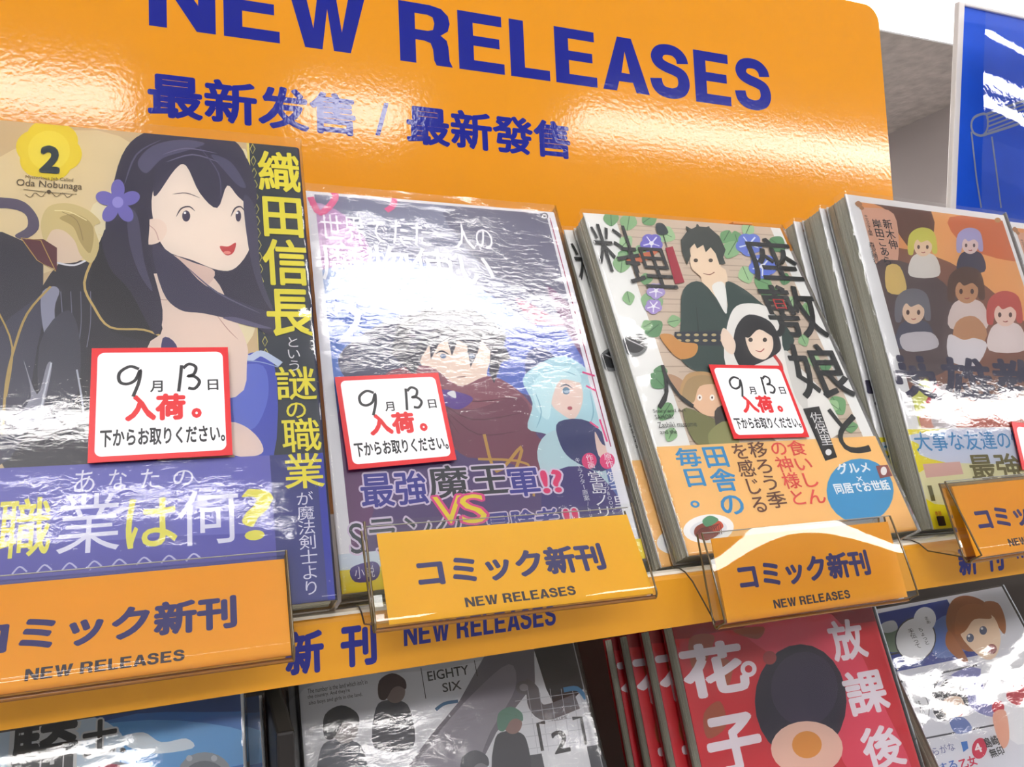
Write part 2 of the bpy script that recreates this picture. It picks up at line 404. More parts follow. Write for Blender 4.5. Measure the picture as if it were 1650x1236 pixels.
# ------------------------------------------------------------------ books
def film_obj(name, w, h, T, m, parent, amp, seed, top=.0, n0=.0011, bulge=.0006, edge=.010):
    nx, ny = 60, 84; vs = []; fs = []
    for j in range(ny+1):
        for i in range(nx+1):
            a = i/nx; b = j/ny; x = -.0008+a*(w+.0016); y = -.0008+b*(h+.0016+top)
            e = max(math.exp(-min(x, w-x)/edge), math.exp(-max(0, h-y)/(edge*1.6)), .7*math.exp(-y/edge))
            q = noise.noise(V3((x*55+seed, y*150, seed)))*.5+noise.noise(V3((x*170, y*420+seed, 3)))*.2+noise.noise(V3((x*40+y*40, y*18-x*15+seed, 9)))*.5
            z = n0+bulge*math.sin(math.pi*min(1, a))*math.sin(math.pi*min(1, b))+amp*q*(.22+e)
            if i in (0, nx) or j == 0: z = min(z, n0)
            vs.append((x, y, max(z, n0*.75)))
    for j in range(ny):
        for i in range(nx):
            k = j*(nx+1)+i; fs.append((k, k+1, k+nx+2, k+nx+1))
    # skirts round the two sides and the foot
    ring = [j*(nx+1) for j in range(ny, -1, -1)]+list(range(1, nx+1))+[j*(nx+1)+nx for j in range(1, ny+1)]
    b = len(vs)
    for k in ring: v = vs[k]; vs.append((v[0], v[1], -T+.0004))
    for i in range(len(ring)-1): fs.append((ring[i], b+i, b+i+1, ring[i+1]))
    return mesh_obj(name, vs, fs, [m], parent, smooth=True)
def comic(pl, w, h, T, cover, spine, label, group=None, film=FILM, amp=.0006, seed=1, top=.0, bulge=.0006):
    r = bpy.data.objects.new('comic_book', None); C.objects.link(r); r.matrix_world = pl.mat()
    tag(r, label, 'book', group)
    # page block with uneven gatherings, fore-edge on the left
    rnd = random.Random(seed); vs = []; fs = []; n = 14
    for k in range(n):
        z1 = -.0005-(T-.001)*k/n; z0 = -.0005-(T-.001)*(k+1)/n; d = rnd.uniform(0, .0005); e = rnd.uniform(0, .0004)
        b = len(vs)
        for z in (z0, z1):
            vs += [(.0006+d, .0006+e, z), (w-.0016, .0006+e, z), (w-.0016, h-.0006-e, z), (.0006+d, h-.0006-e, z)]
        fs += [(b, b+3, b+2, b+1), (b+4, b+5, b+6, b+7), (b, b+1, b+5, b+4), (b+1, b+2, b+6, b+5), (b+2, b+3, b+7, b+6), (b+3, b, b+4, b+7)]
    mesh_obj('page_block', vs, fs, [PAGES], r)
    # wrap-round cover: front, rounded spine on the right, back
    t = .0005; R = .0016; P = [(0, 0)]
    P += [(w-R+R*math.sin(a), -R+R*math.cos(a)) for a in [i*math.pi/12 for i in range(7)]]
    P += [(w-R+R*math.cos(a), -T+R-R*math.sin(a)) for a in [i*math.pi/12 for i in range(7)]]
    P += [(0, -T)]
    Q = []
    for i, p in enumerate(P):
        c = Vector((min(p[0], w-R), min(max(p[1], -T+R), -R)))
        d = Vector(p)-c
        if i == 0 or i == len(P)-1: Q.append((0, p[1]+(-t if i == 0 else t)))
        else: d.normalize(); Q.append(tuple(Vector(p)-d*t))
    vs = []; fs = []; fm = []; n = len(P)
    for y in (0, h):
        vs += [(p[0], y, p[1]) for p in P]+[(p[0], y, p[1]) for p in Q]
    for i in range(n-1):
        fs += [(i, i+1, 2*n+i+1, 2*n+i), (n+i+1, n+i, 3*n+i, 3*n+i+1), (i+1, i, n+i, n+i+1), (2*n+i, 2*n+i+1, 3*n+i+1, 3*n+i)]
        sp_ = 1 if 1 <= i <= 13 else 0
        fm += [sp_, 0, 0, 0]
    for i in (0, n-1): fs.append((i, n+i, 3*n+i, 2*n+i)); fm.append(0)
    o = mesh_obj('cover', vs, fs, [mat(cover, rough=.4), mat(spine, rough=.35)], r, fm)
    bm = bmesh.new(); bm.from_mesh(o.data); bmesh.ops.recalc_face_normals(bm, faces=bm.faces[:]); bm.to_mesh(o.data); bm.free()
    if film:
        film_obj('shrink_wrap', w, h, T, film, r, amp, seed, top=top, bulge=bulge)
    return r
def behind(root, dx, dz, dy=0, rest=None, label='', group=None, n=0):
    """another copy of the same comic standing behind"""
    c = copy_tree(root); m = root.matrix_world if False else root.matrix_basis
    c.matrix_basis = root.matrix_basis @ Matrix.Translation((dx, dy, -dz))
    tag(c, label, 'book', group); return c

# ================================================================== upper row
# ---------------- comic 1: tan and navy cover with violet band, far left
p1 = lean_plane((-.1386, -.0279, .0037), .3847, 0, 0)
W1, H1 = .1331, .1893
b1 = comic(p1, W1, H1, .0145, (214, 188, 142), (34, 36, 70), 'large tan comic with yellow vertical title and violet band, leftmost on upper shelf',
           amp=.0006, seed=3, top=.0035, bulge=.0009)
a = Print(p1, W1-.0012, H1)
a.rect((216, 190, 146), 0, 0, W1, H1)
a.poly((232, 212, 168), [(-60, 300), (120, 210), (240, 260), (230, 420), (100, 430), (-60, 480)])
a.poly((240, 228, 190), [(150, 330), (395, 240), (420, 500), (330, 600), (170, 500)])
a.poly((238, 222, 120), [(397, 225), (404, 225), (436, 740), (426, 740)], False)
a.poly((40, 50, 66), [(401, 222), (500, 228), (560, 980), (436, 980)], False)
for i in range(26):       # diamond border down the dark column
    yy = 240+i*19.4; xx = 407+(yy-240)*.064
    a.line((196, 188, 96), [(xx, yy-8), (xx+4, yy), (xx, yy+8), (xx-4, yy)], 1.3, True, False)
# volume emblem
for k in range(6):
    an = math.radians(k*60+15); a.ell((240, 216, 50), 79+24*math.cos(an), 243+22*math.sin(an), 30, 27)
a.ell((246, 226, 74), 79, 243, 34, 32)
# left figure: coat, hair, book
a.poly((92, 84, 110), [(-30, 320), (30, 322), (58, 345), (62, 370), (40, 386), (24, 380), (44, 366), (40, 345), (10, 336), (-30, 338)])
a.poly((52, 50, 66), [(-40, 398), (50, 395), (70, 430), (60, 560), (40, 700), (-40, 720)])
a.poly((44, 42, 56), [(96, 424), (150, 420), (168, 376), (200, 400), (236, 440), (262, 520), (290, 560), (300, 640), (230, 760), (10, 760), (20, 620), (40, 520)])
a.poly((66, 66, 88), [(-20, 560), (60, 480), (80, 470), (60, 560), (30, 720), (-30, 740)])
a.poly((34, 32, 44), [(150, 424), (172, 378), (215, 440), (262, 530), (268, 552), (180, 534), (146, 470)])
for k in range(5): a.line((112, 112, 138), [(82+k*16, 470), (86+k*15, 520), (84+k*14, 560)], 1.5)
a.poly((150, 152, 176), [(66, 478), (84, 462), (96, 470), (88, 500), (92, 570), (72, 540)])
a.poly((66, 66, 84), [(64, 556), (110, 500), (130, 560), (120, 650), (70, 690)])
a.poly((150, 150, 168), [(38, 580), (50, 640), (20, 682), (58, 690), (74, 640), (84, 590), (76, 588), (60, 636)])
a.line((214, 218, 230), [(83, 585), (70, 640), (58, 688), (12, 668)], 3)
a.line((190, 194, 210), [(124, 596), (134, 660), (126, 670), (70, 678)], 3)
a.line((210, 180, 110), [(158, 400), (136, 456), (152, 496), (178, 528), (232, 532), (268, 546)], 4)
a.line((196, 166, 96), [(82, 462), (44, 506), (22, 566), (10, 620), (4, 700)], 4)
a.line((196, 166, 96), [(-4, 500), (20, 560), (10, 640)], 3)
a.poly((228, 206, 184), [(76, 374), (112, 366), (132, 392), (130, 420), (96, 424), (84, 410)])
a.line((230, 230, 240), [(92, 424), (120, 428), (146, 416)], 4)
a.poly((214, 196, 138), [(66, 360), (78, 334), (108, 328), (140, 338), (162, 358), (152, 366), (160, 396), (148, 424), (130, 412), (120, 388), (102, 372), (84, 372), (72, 390)])
a.poly((182, 162, 106), [(96, 352), (124, 346), (150, 366), (146, 408), (130, 392), (118, 366)])
a.line((146, 126, 82), [(100, 342), (124, 356), (134, 388)], 1.2); a.line((240, 228, 180), [(88, 340), (112, 342), (140, 356)], 2)
a.line((232, 214, 160), [(158, 378), (180, 386), (194, 398), (206, 408)], 4, taper=True)
a.poly((96, 44, 56), [(36, 386), (70, 386), (92, 400), (92, 436), (66, 424), (50, 410)], False)
a.line((196, 160, 90), [(34, 384), (66, 388), (90, 438), (60, 420), (34, 384)], 1.6, False, False)
# right figure: shoulders and dress
a.poly((70, 84, 190), [(372, 584), (440, 580), (440, 740), (380, 740), (362, 640)])
a.poly((98, 116, 210), [(380, 600), (424, 590), (432, 640), (410, 690), (378, 680)])
a.line((202, 216, 240), [(366, 580), (382, 570), (402, 578), (420, 570), (440, 580), (452, 588)], 12)
a.line((150, 170, 216), [(366, 588), (390, 582), (420, 584), (448, 592)], 2)
a.poly((240, 216, 204), [(368, 684), (392, 686), (416, 706), (424, 728), (404, 736), (372, 730)])
# hair mass, face, generic features
a.poly((54, 50, 74), [(176, 330), (196, 252), (230, 216), (290, 206), (352, 214), (392, 244), (406, 310), (404, 400), (420, 470), (446, 520), (430, 540), (380, 500), (330, 510), (262, 500), (232, 430), (180, 412), (170, 370)])
a.poly((240, 218, 204), [(236, 452), (262, 440), (300, 430), (346, 450), (372, 500), (396, 550), (398, 582), (380, 640), (250, 640), (238, 560), (262, 530)])
a.poly((62, 58, 110), [(262, 546), (284, 556), (290, 600), (262, 600)])
a.poly((226, 198, 186), [(268, 410), (312, 424), (346, 438), (330, 462), (290, 446)])
a.line((190, 150, 140), [(250, 482), (268, 484), (286, 482)], 1.5, taper=True); a.line((190, 150, 140), [(346, 504), (366, 530), (384, 548)], 1.5, taper=True)
a.poly((246, 230, 216), [(250, 300), (290, 262), (360, 270), (400, 300), (408, 340), (404, 396), (380, 432), (352, 436), (310, 420), (266, 402), (246, 350)])
a.ell((244, 222, 206), 246, 374, 20, 24, 60); a.line((206, 168, 156), [(238, 362), (250, 372), (256, 388)], 1.6)
a.poly((58, 54, 80), [(248, 300), (262, 238), (330, 222), (390, 246), (412, 300), (410, 336), (384, 318), (366, 300), (350, 336), (322, 312), (300, 268), (282, 274), (252, 316)])
a.poly((64, 60, 88), [(246, 396), (290, 420), (330, 460), (400, 492), (440, 508), (446, 536), (400, 522), (330, 506), (290, 500), (262, 470)])
a.poly((74, 70, 98), [(392, 320), (412, 340), (420, 440), (440, 500), (424, 480), (404, 420)])
a.poly((50, 46, 70), [(168, 372), (236, 340), (240, 410), (262, 500), (250, 540), (210, 470), (176, 430)])
a.poly((92, 88, 120), [(222, 262), (246, 236), (290, 226), (330, 232), (300, 244), (262, 256), (236, 280)]); a.poly((86, 82, 114), [(340, 250), (372, 262), (396, 300), (384, 300), (360, 274)])
a.poly((100, 94, 128), [(380, 512), (420, 524), (438, 530), (410, 528), (360, 514)]); a.poly((78, 74, 104), [(206, 340), (222, 350), (232, 420), (246, 470), (224, 440), (208, 390)])
for q in ([(262, 250), (300, 240), (350, 248)], [(268, 262), (310, 250), (352, 262)]): a.line((120, 114, 146), q, 3, taper=True)
a.line((104, 98, 128), [(300, 430), (350, 472), (420, 506)], 3, taper=True); a.line((98, 92, 124), [(200, 300), (220, 250), (260, 226)], 3, taper=True)
a.line((92, 86, 120), [(320, 236), (352, 280), (356, 322)], 2, taper=True)
for ex, rx in ((300, 13), (384, 9)):
    a.ell((66, 58, 84), ex, 349, rx*.5, 9); a.ell((250, 250, 255), ex-2, 344, 2, 2)
    a.line((52, 42, 60), [(ex-rx-3, 350), (ex-rx*.6, 337), (ex+rx*.4, 334), (ex+rx+1, 341)], 3, taper=True)
a.line((90, 70, 84), [(278, 314), (300, 312), (322, 320)], 1.8, taper=True)
a.poly((196, 62, 66), [(354, 398), (368, 398), (380, 392), (376, 408), (364, 412)]); a.ell((236, 150, 140), 366, 408, 6, 2.5)
for k in range(5):        # plain round-petalled hair ornament
    an = math.radians(k*72-90); a.ell((120, 112, 192), 190+21*math.cos(an), 327+21*math.sin(an), 16, 11, math.degrees(an))
a.ell((160, 152, 220), 190, 327, 9, 9)
a.done('cover_print', b1)
a = Print(p1, W1-.0012, H1, a.n)
a.T((40, 56, 70), '2', 62, 279, 96, 234, bold=.05)
a.T((110, 92, 60), 'Mysterious Job Called', 41, 290, 118, 283)
a.T((80, 66, 50), 'Oda Nobunaga', 26, 303, 132, 289)
a.line((90, 76, 50), [(38, 306), (79, 311), (124, 314)], 1.2)
for sx in (-1, 1):
    a.line((110, 94, 64), [(79+sx*4, 310), (79+sx*12, 318), (79+sx*22, 312), (79+sx*30, 319), (79+sx*38, 314)], 1.3)
a.ell((80, 66, 46), 79, 310, 3.5, 3)
YT = (240, 228, 60)
a.Vt(YT, '織田信長', 417, 243, 479, 546, bold=.02)
a.Vt((232, 232, 240), 'という', 461, 543, 481, 600)
a.Vt(YT, '謎', 446, 592, 503, 648, bold=.01); a.Vt(YT, 'の', 460, 646, 492, 678, bold=.01)
a.done('title_lettering', b1)
bb = Print(p1, W1-.0010, H1, a.n)
yb_ = p1.at(300, 741)[1]; bb.clip = (0, 0, W1-.001, yb_)
bb.rect((104, 104, 192), 0, -.01, W1, yb_)
bb.poly((84, 82, 176), [(-60, 900), (200, 870), (400, 860), (600, 850), (600, 1060), (-60, 1060)])
bb.poly((62, 64, 160), [(-60, 980), (260, 950), (460, 900), (600, 890), (600, 1060), (-60, 1060)])
bb.poly((44, 52, 128), [(434, 730), (520, 730), (560, 990), (452, 990)], False)
bb.poly((30, 46, 168), [(508, 730), (540, 730), (570, 990), (530, 990)], False)
o = bb.done('paper_band', b1, 'violet paper band round the foot of the cover')
bl = Print(p1, W1-.001, H1, bb.n)
PW = (236, 236, 250); YB2 = (240, 234, 90)
bl.T(PW, 'あ', 119, 796, 152, 759); bl.T(PW, 'な', 175, 791, 204, 758); bl.T(PW, 'た', 227, 788, 257, 757); bl.T(PW, 'の', 279, 784, 312, 759)
bl.T(YB2, '職', -8, 903, 80, 806, bold=.008); bl.T(PW, '業', 90, 896, 192, 799, bold=.0); bl.T(YB2, 'は', 202, 886, 286, 806, bold=.01)
bl.T(PW, '何', 287, 882, 386, 793, bold=.0); bl.T(YB2, '?', 391, 873, 444, 789, bold=.01)
bl.Vt(YT, '職業', 456, 676, 511, 792, bold=.01)
bl.Vt((220, 220, 240), 'が魔法剣士より', 478, 794, 502, 962)
for k in range(8): bl.line((196, 196, 232), [(20+k*40, 926-k*3), (32+k*40, 914-k*3), (44+k*40, 922-k*3)], 3)
o2 = bl.done('band_lettering', o)

HAND = (42, 42, 46)
def sticker(parent, base, cs, name, lift, lab):
    """white notice with a red border stuck on the wrapped cover; cs = its corners TL TR BR BL"""
    base = Plane(base.o+base.N*lift, base.X, base.U); lift = 0
    q = [base.at(*c) for c in cs]; o_ = q[3]; X = (q[2]-q[3]); U = q[0]-q[3]; w = X.length; h = (U.length+(q[1]-q[2]).length)/2
    w = (w+(q[1]-q[0]).length)/2
    pl = Plane(base.o+base.X*o_[0]+base.U*o_[1]+base.N*lift, base.X*X[0]+base.U*X[1], base.X*U[0]+base.U*U[1])
    loc = parent.matrix_basis.inverted() @ pl.mat()
    t = .0004; r = .0006
    bm = bmesh.new(); bmesh.ops.create_cube(bm, size=1)
    for v in bm.verts: v.co = V3(((v.co.x+.5)*w, (v.co.y+.5)*h, v.co.z*t-t/2))
    s_ = bm_obj(name, bm, mat((214, 40, 46), rough=.3, spec=.4), parent); s_.matrix_local = loc; s_['label'] = lab
    pr = Print(pl, w, h, .00003); m = .043*w; rr = .05*w
    pts = []
    for cx_, cy_, a0 in ((w-m-rr, h-m-rr, 0), (m+rr, h-m-rr, 90), (m+rr, m+rr, 180), (w-m-rr, m+rr, 270)):
        pts += [(cx_+rr*math.cos(math.radians(a0+k*15)), cy_+rr*math.sin(math.radians(a0+k*15))) for k in range(7)]
    pr.raw(mat((244, 243, 248), rough=.32, spec=.4), pts)
    def N(c, t_, x0, y0, x1, y1, **k): pr.put(c, t_, x0*w, y0*h, x1*w, y1*h, **k)
    N(HAND, '月', .415, .585, .505, .69, bold=.02); N(HAND, '日', .835, .59, .915, .69, bold=.02)
    N((214, 40, 46), '入荷', .24, .33, .67, .57, bold=.05); N((214, 40, 46), '。', .71, .34, .785, .43, bold=.05)
    N(HAND, '下からお取りください。', .075, .12, .95, .27, bold=.03)
    def hs(P):
        Q = catmull([(x*w, y*h) for x, y in P], 5, False); k = .0125*w; L = []; R_ = []
        for i, p in enumerate(Q):
            d = Q[min(i+1, len(Q)-1)]-Q[max(i-1, 0)]; d.normalize(); n = Vector((-d.y, d.x))*k; L.append(p+n); R_.append(p-n)
        i_ = pr.mi(HAND); pr.n += pr.STEP
        for j in range(len(L)-1):
            b = len(pr.V); pr.V += [(*L[j], pr.n), (*R_[j], pr.n), (*R_[j+1], pr.n), (*L[j+1], pr.n)]; pr.F.append((b, b+1, b+2, b+3)); pr.fm.append(i_)
    hs([(.335, .80), (.27, .825), (.20, .77), (.20, .69), (.25, .665), (.31, .70), (.345, .79), (.335, .68), (.295, .55)])
    hs([(.645, .83), (.635, .72), (.62, .585)])
    hs([(.655, .80), (.70, .84), (.75, .81), (.735, .745), (.69, .725), (.74, .72), (.775, .67), (.74, .61), (.69, .615)])
    pr.done('sticker_lettering', s_)
    return s_
sticker(b1, p1, [(137, 564), (361, 557), (371, 733), (141, 746)], 'date_sticker', .0028, 'white notice sticker with red border and handwritten date')

# ---------------- comic 2: blue and maroon cover in crinkled film
p2 = lean_plane((0, 0, 0), .382, .0373, -.0031); W2, H2 = .128, .182
b2 = comic(p2, W2, H2, .0135, (236, 236, 242), (232, 232, 240), 'blue comic with maroon scarf figure in crinkled wrap, between tan and white comics',
           film=FILM_WRINKLED, amp=.0006, seed=11, top=.003, bulge=.0004)
behind(b2, .0, .0152, 0, label='white-edged comic hidden behind the maroon scarf comic')
a = Print(p2, W2-.0012, H2)
a.rect((238, 238, 244), 0, 0, W2, H2)
xl = p2.at(508, 330)[0]; xr = p2.at(880, 345)[0]; yt_ = p2.at(880, 345)[1]
a.clip = (xl, 0, xr, yt_)
a.rect((86, 108, 176), xl, 0, xr, yt_)
a.poly((124, 126, 156), [(500, 310), (900, 330), (960, 560), (830, 540), (700, 430), (560, 400), (500, 420)])
a.poly((100, 98, 128), [(720, 330), (900, 340), (940, 500), (840, 470), (760, 410)])
a.poly((196, 150, 200), [(480, 330), (560, 350), (600, 430), (520, 480), (480, 440)])
a.poly((176, 196, 236), [(500, 440), (700, 430), (900, 560), (960, 680), (800, 560), (620, 520), (510, 500)])
a.poly((70, 116, 204), [(500, 490), (630, 500), (660, 560), (600, 640), (520, 620)])
a.poly((196, 116, 150), [(830, 480), (930, 540), (950, 600), (900, 570)])
a.poly((84, 110, 200), [(780, 540), (960, 540), (1020, 700), (900, 760), (800, 640)])
a.poly((120, 70, 120), [(880, 460), (960, 540), (1000, 640), (940, 580)])
# dark foliage mass behind
a.poly((70, 72, 106), [(556, 560), (640, 510), (700, 520), (690, 640), (600, 640), (550, 600)])
a.poly((66, 78, 136), [(846, 580), (872, 560), (902, 590), (900, 650), (860, 660)])
# cloak and scarf
a.poly((84, 62, 118), [(560, 640), (700, 620), (860, 640), (950, 740), (1020, 900), (1050, 1000), (540, 1000), (540, 760)])
a.poly((240, 220, 206), [(672, 560), (700, 530), (760, 530), (790, 560), (784, 600), (766, 624), (738, 624), (700, 604), (680, 590)])
a.poly((240, 220, 206), [(744, 610), (780, 590), (784, 640), (752, 640)])
a.poly((140, 70, 92), [(622, 602), (690, 590), (740, 622), (786, 606), (828, 624), (860, 660), (862, 700), (880, 716), (850, 742), (830, 744), (760, 724), (700, 720), (650, 640)])
a.poly((120, 58, 84), [(700, 650), (760, 660), (840, 640), (864, 700), (890, 730), (870, 760), (800, 740), (740, 730)])
for q in ([(690, 612), (750, 646), (830, 640)], [(700, 640), (760, 676), (848, 664)], [(716, 660), (770, 700), (840, 694)], [(680, 600), (700, 640), (740, 700)]): a.line((98, 42, 66), q, 2, taper=True)
a.poly((52, 48, 70), [(668, 606), (630, 570), (640, 524), (662, 508), (690, 496), (724, 500), (760, 498), (796, 520), (816, 540), (812, 556), (824, 578), (808, 584), (796, 618), (788, 600), (790, 566), (776, 548), (768, 574), (758, 592), (752, 556), (738, 548), (728, 574), (720, 546), (706, 556), (694, 580), (692, 556), (680, 574)], False)
a.poly((72, 68, 98), [(660, 530), (700, 508), (760, 510), (800, 534), (780, 534), (750, 524), (710, 526), (680, 544), (662, 566)], False)
for ex in (712, 758): a.line((40, 40, 60), [(ex-10, 570), (ex, 566), (ex+12, 572)], 3, taper=True); a.ell((96, 120, 160), ex+2, 574, 5, 4)
a.line((130, 80, 80), [(736, 608), (750, 607)], 1.6)
a.line((196, 150, 70), [(780, 700), (800, 760), (840, 720), (830, 760)], 5); a.line((196, 150, 70), [(770, 740), (850, 748), (860, 800)], 4)
a.poly((90, 44, 150), [(706, 630), (730, 630), (762, 642), (740, 660), (712, 650)]); a.poly((238, 238, 244), [(720, 634), (732, 630), (734, 642)])
# second figure with pale hair
a.poly((184, 222, 232), [(842, 612), (870, 586), (910, 574), (950, 600), (970, 640), (978, 680), (960, 700), (930, 690), (900, 720), (880, 700), (850, 690), (858, 650)])
a.poly((238, 214, 204), [(888, 624), (916, 606), (936, 620), (938, 650), (924, 676), (900, 664), (888, 650)])
a.poly((206, 236, 242), [(858, 620), (886, 594), (924, 592), (936, 616), (904, 612), (890, 640), (884, 676), (866, 660)])
for q in ([(870, 602), (900, 596), (930, 606)], [(862, 632), (872, 664), (864, 690)], [(950, 630), (956, 664), (948, 690)]): a.line((140, 190, 208), q, 2, taper=True)
a.ell((100, 140, 170), 912, 630, 6, 6); a.line((60, 80, 110), [(902, 624), (912, 620), (922, 626)], 2.5, taper=True); a.ell((180, 80, 96), 918, 658, 4, 3)
a.poly((186, 214, 222), [(880, 700), (930, 690), (960, 720), (980, 800), (900, 800), (866, 740)])
a.poly((40, 50, 110), [(900, 680), (950, 680), (992, 730), (970, 760), (920, 740), (900, 710)])
a.poly((232, 206, 196), [(958, 696), (970, 716), (984, 722), (980, 740), (964, 734)])
a.poly((56, 44, 120), [(880, 770), (960, 760), (1040, 880), (1050, 960), (930, 940), (880, 860)])
a.line((190, 200, 220), [(988, 770), (1010, 820), (1020, 860)], 3)
a.poly((104, 60, 110), [(540, 700), (610, 740), (600, 830), (560, 900), (530, 860)])
a.clip = (0, 0, W2, p2.at(560, 918)[1])
a.rect((244, 222, 40), 0, 0, W2, H2)
a.clip = (0, p2.at(560, 918)[1]-.0001, W2, p2.at(555, 893)[1]); a.rect((214, 226, 240), 0, 0, W2*.3, H2)
a.clip = (0, 0, W2-.001, H2)
a.poly((76, 62, 140), [(565, 916), (600, 905), (612, 915), (605, 934), (572, 938)])
# border: pink title flourish and margin lines
a.line((236, 90, 150), [(500, 318), (516, 344), (540, 320), (534, 306)], 11); a.line((236, 90, 150), [(636, 306), (634, 330), (622, 340)], 9)
a.line((176, 40, 100), [(886, 352), (936, 540), (984, 720)], 1.5, smooth=False)
for q in ([(938, 600), (958, 606)], [(944, 622), (960, 630)], [(950, 680), (964, 690)], [(966, 676), (978, 712)]): a.line((236, 70, 140), q, 3)
a.ell((110, 110, 120), 877, 349, 6, 6); a.ell((220, 220, 226), 877, 349, 4, 4); a.ell((110, 110, 120), 877, 349, 2, 2)
a.done('cover_print', b2)
a = Print(p2, W2-.0012, H2, a.n)
a.T((246, 244, 252), '世界でただ一人の', 519, 388, 797, 345, bold=.0)
a.T((250, 250, 255), '魔物使い', 520, 452, 800, 390, bold=.0)
a.T((226, 232, 250), '転職したら魔王に', 545, 476, 670, 458)
a.T((226, 232, 250), '間違われました', 560, 490, 650, 478)
a.T((240, 242, 250), '2', 544, 552, 592, 490, bold=-.01)
INKN = (52, 50, 150)
G = (222, 208, 232)
a.T(INKN, '最強', 584, 820, 692, 763, bold=.02, glow=G)
a.T((40, 44, 56), '魔王', 693, 806, 824, 752, bold=.015, glow=G)
a.T(INKN, '軍', 823, 802, 873, 756, bold=.02, glow=G)
a.T((226, 40, 110), '!?', 876, 796, 911, 758, bold=.03, glow=G)
a.T((40, 52, 66), 'Sランク', 566, 896, 750, 836, bold=.0, glow=G)
a.T(INKN, '冒険者', 790, 868, 905, 826, bold=.03, glow=G)
a.T((226, 40, 110), '!!', 912, 852, 936, 820, bold=.04, glow=G)
a.T((240, 224, 50), 'V', 703, 846, 750, 801, bold=-.005, glow=(226, 70, 150)); a.T((240, 224, 50), 'S', 746, 845, 786, 798, bold=-.005, glow=(226, 70, 150))
for cx_, t_ in ((943, '作画'), (972, '原作')):
    a.ell((222, 50, 120), cx_+6, 743, 12, 13)
a.Vt((240, 240, 248), '作画', 943, 733, 953, 756); a.Vt((240, 240, 248), '原作', 972, 731, 983, 754)
a.Vt((240, 240, 248), '筧千里', 977, 760, 998, 820); a.Vt((240, 240, 248), '堂島ノリ', 946, 760, 968, 836)
a.Vt((220, 220, 236), 'カドカワBOOKS', 968, 762, 975, 830); a.Vt((220, 220, 236), 'キャラクター原案/hu', 925, 738, 933, 835)
a.T((226, 40, 60), '!!', 1011, 889, 1023, 871, bold=.03); a.T((230, 226, 244), '小説', 572, 934, 604, 914)
a.done('cover_lettering', b2)
sticker(b2, p2, [(541, 611), (707, 597), (735, 741), (562, 757)], 'date_sticker', .0030, 'tilted white notice sticker with red border and handwritten date')

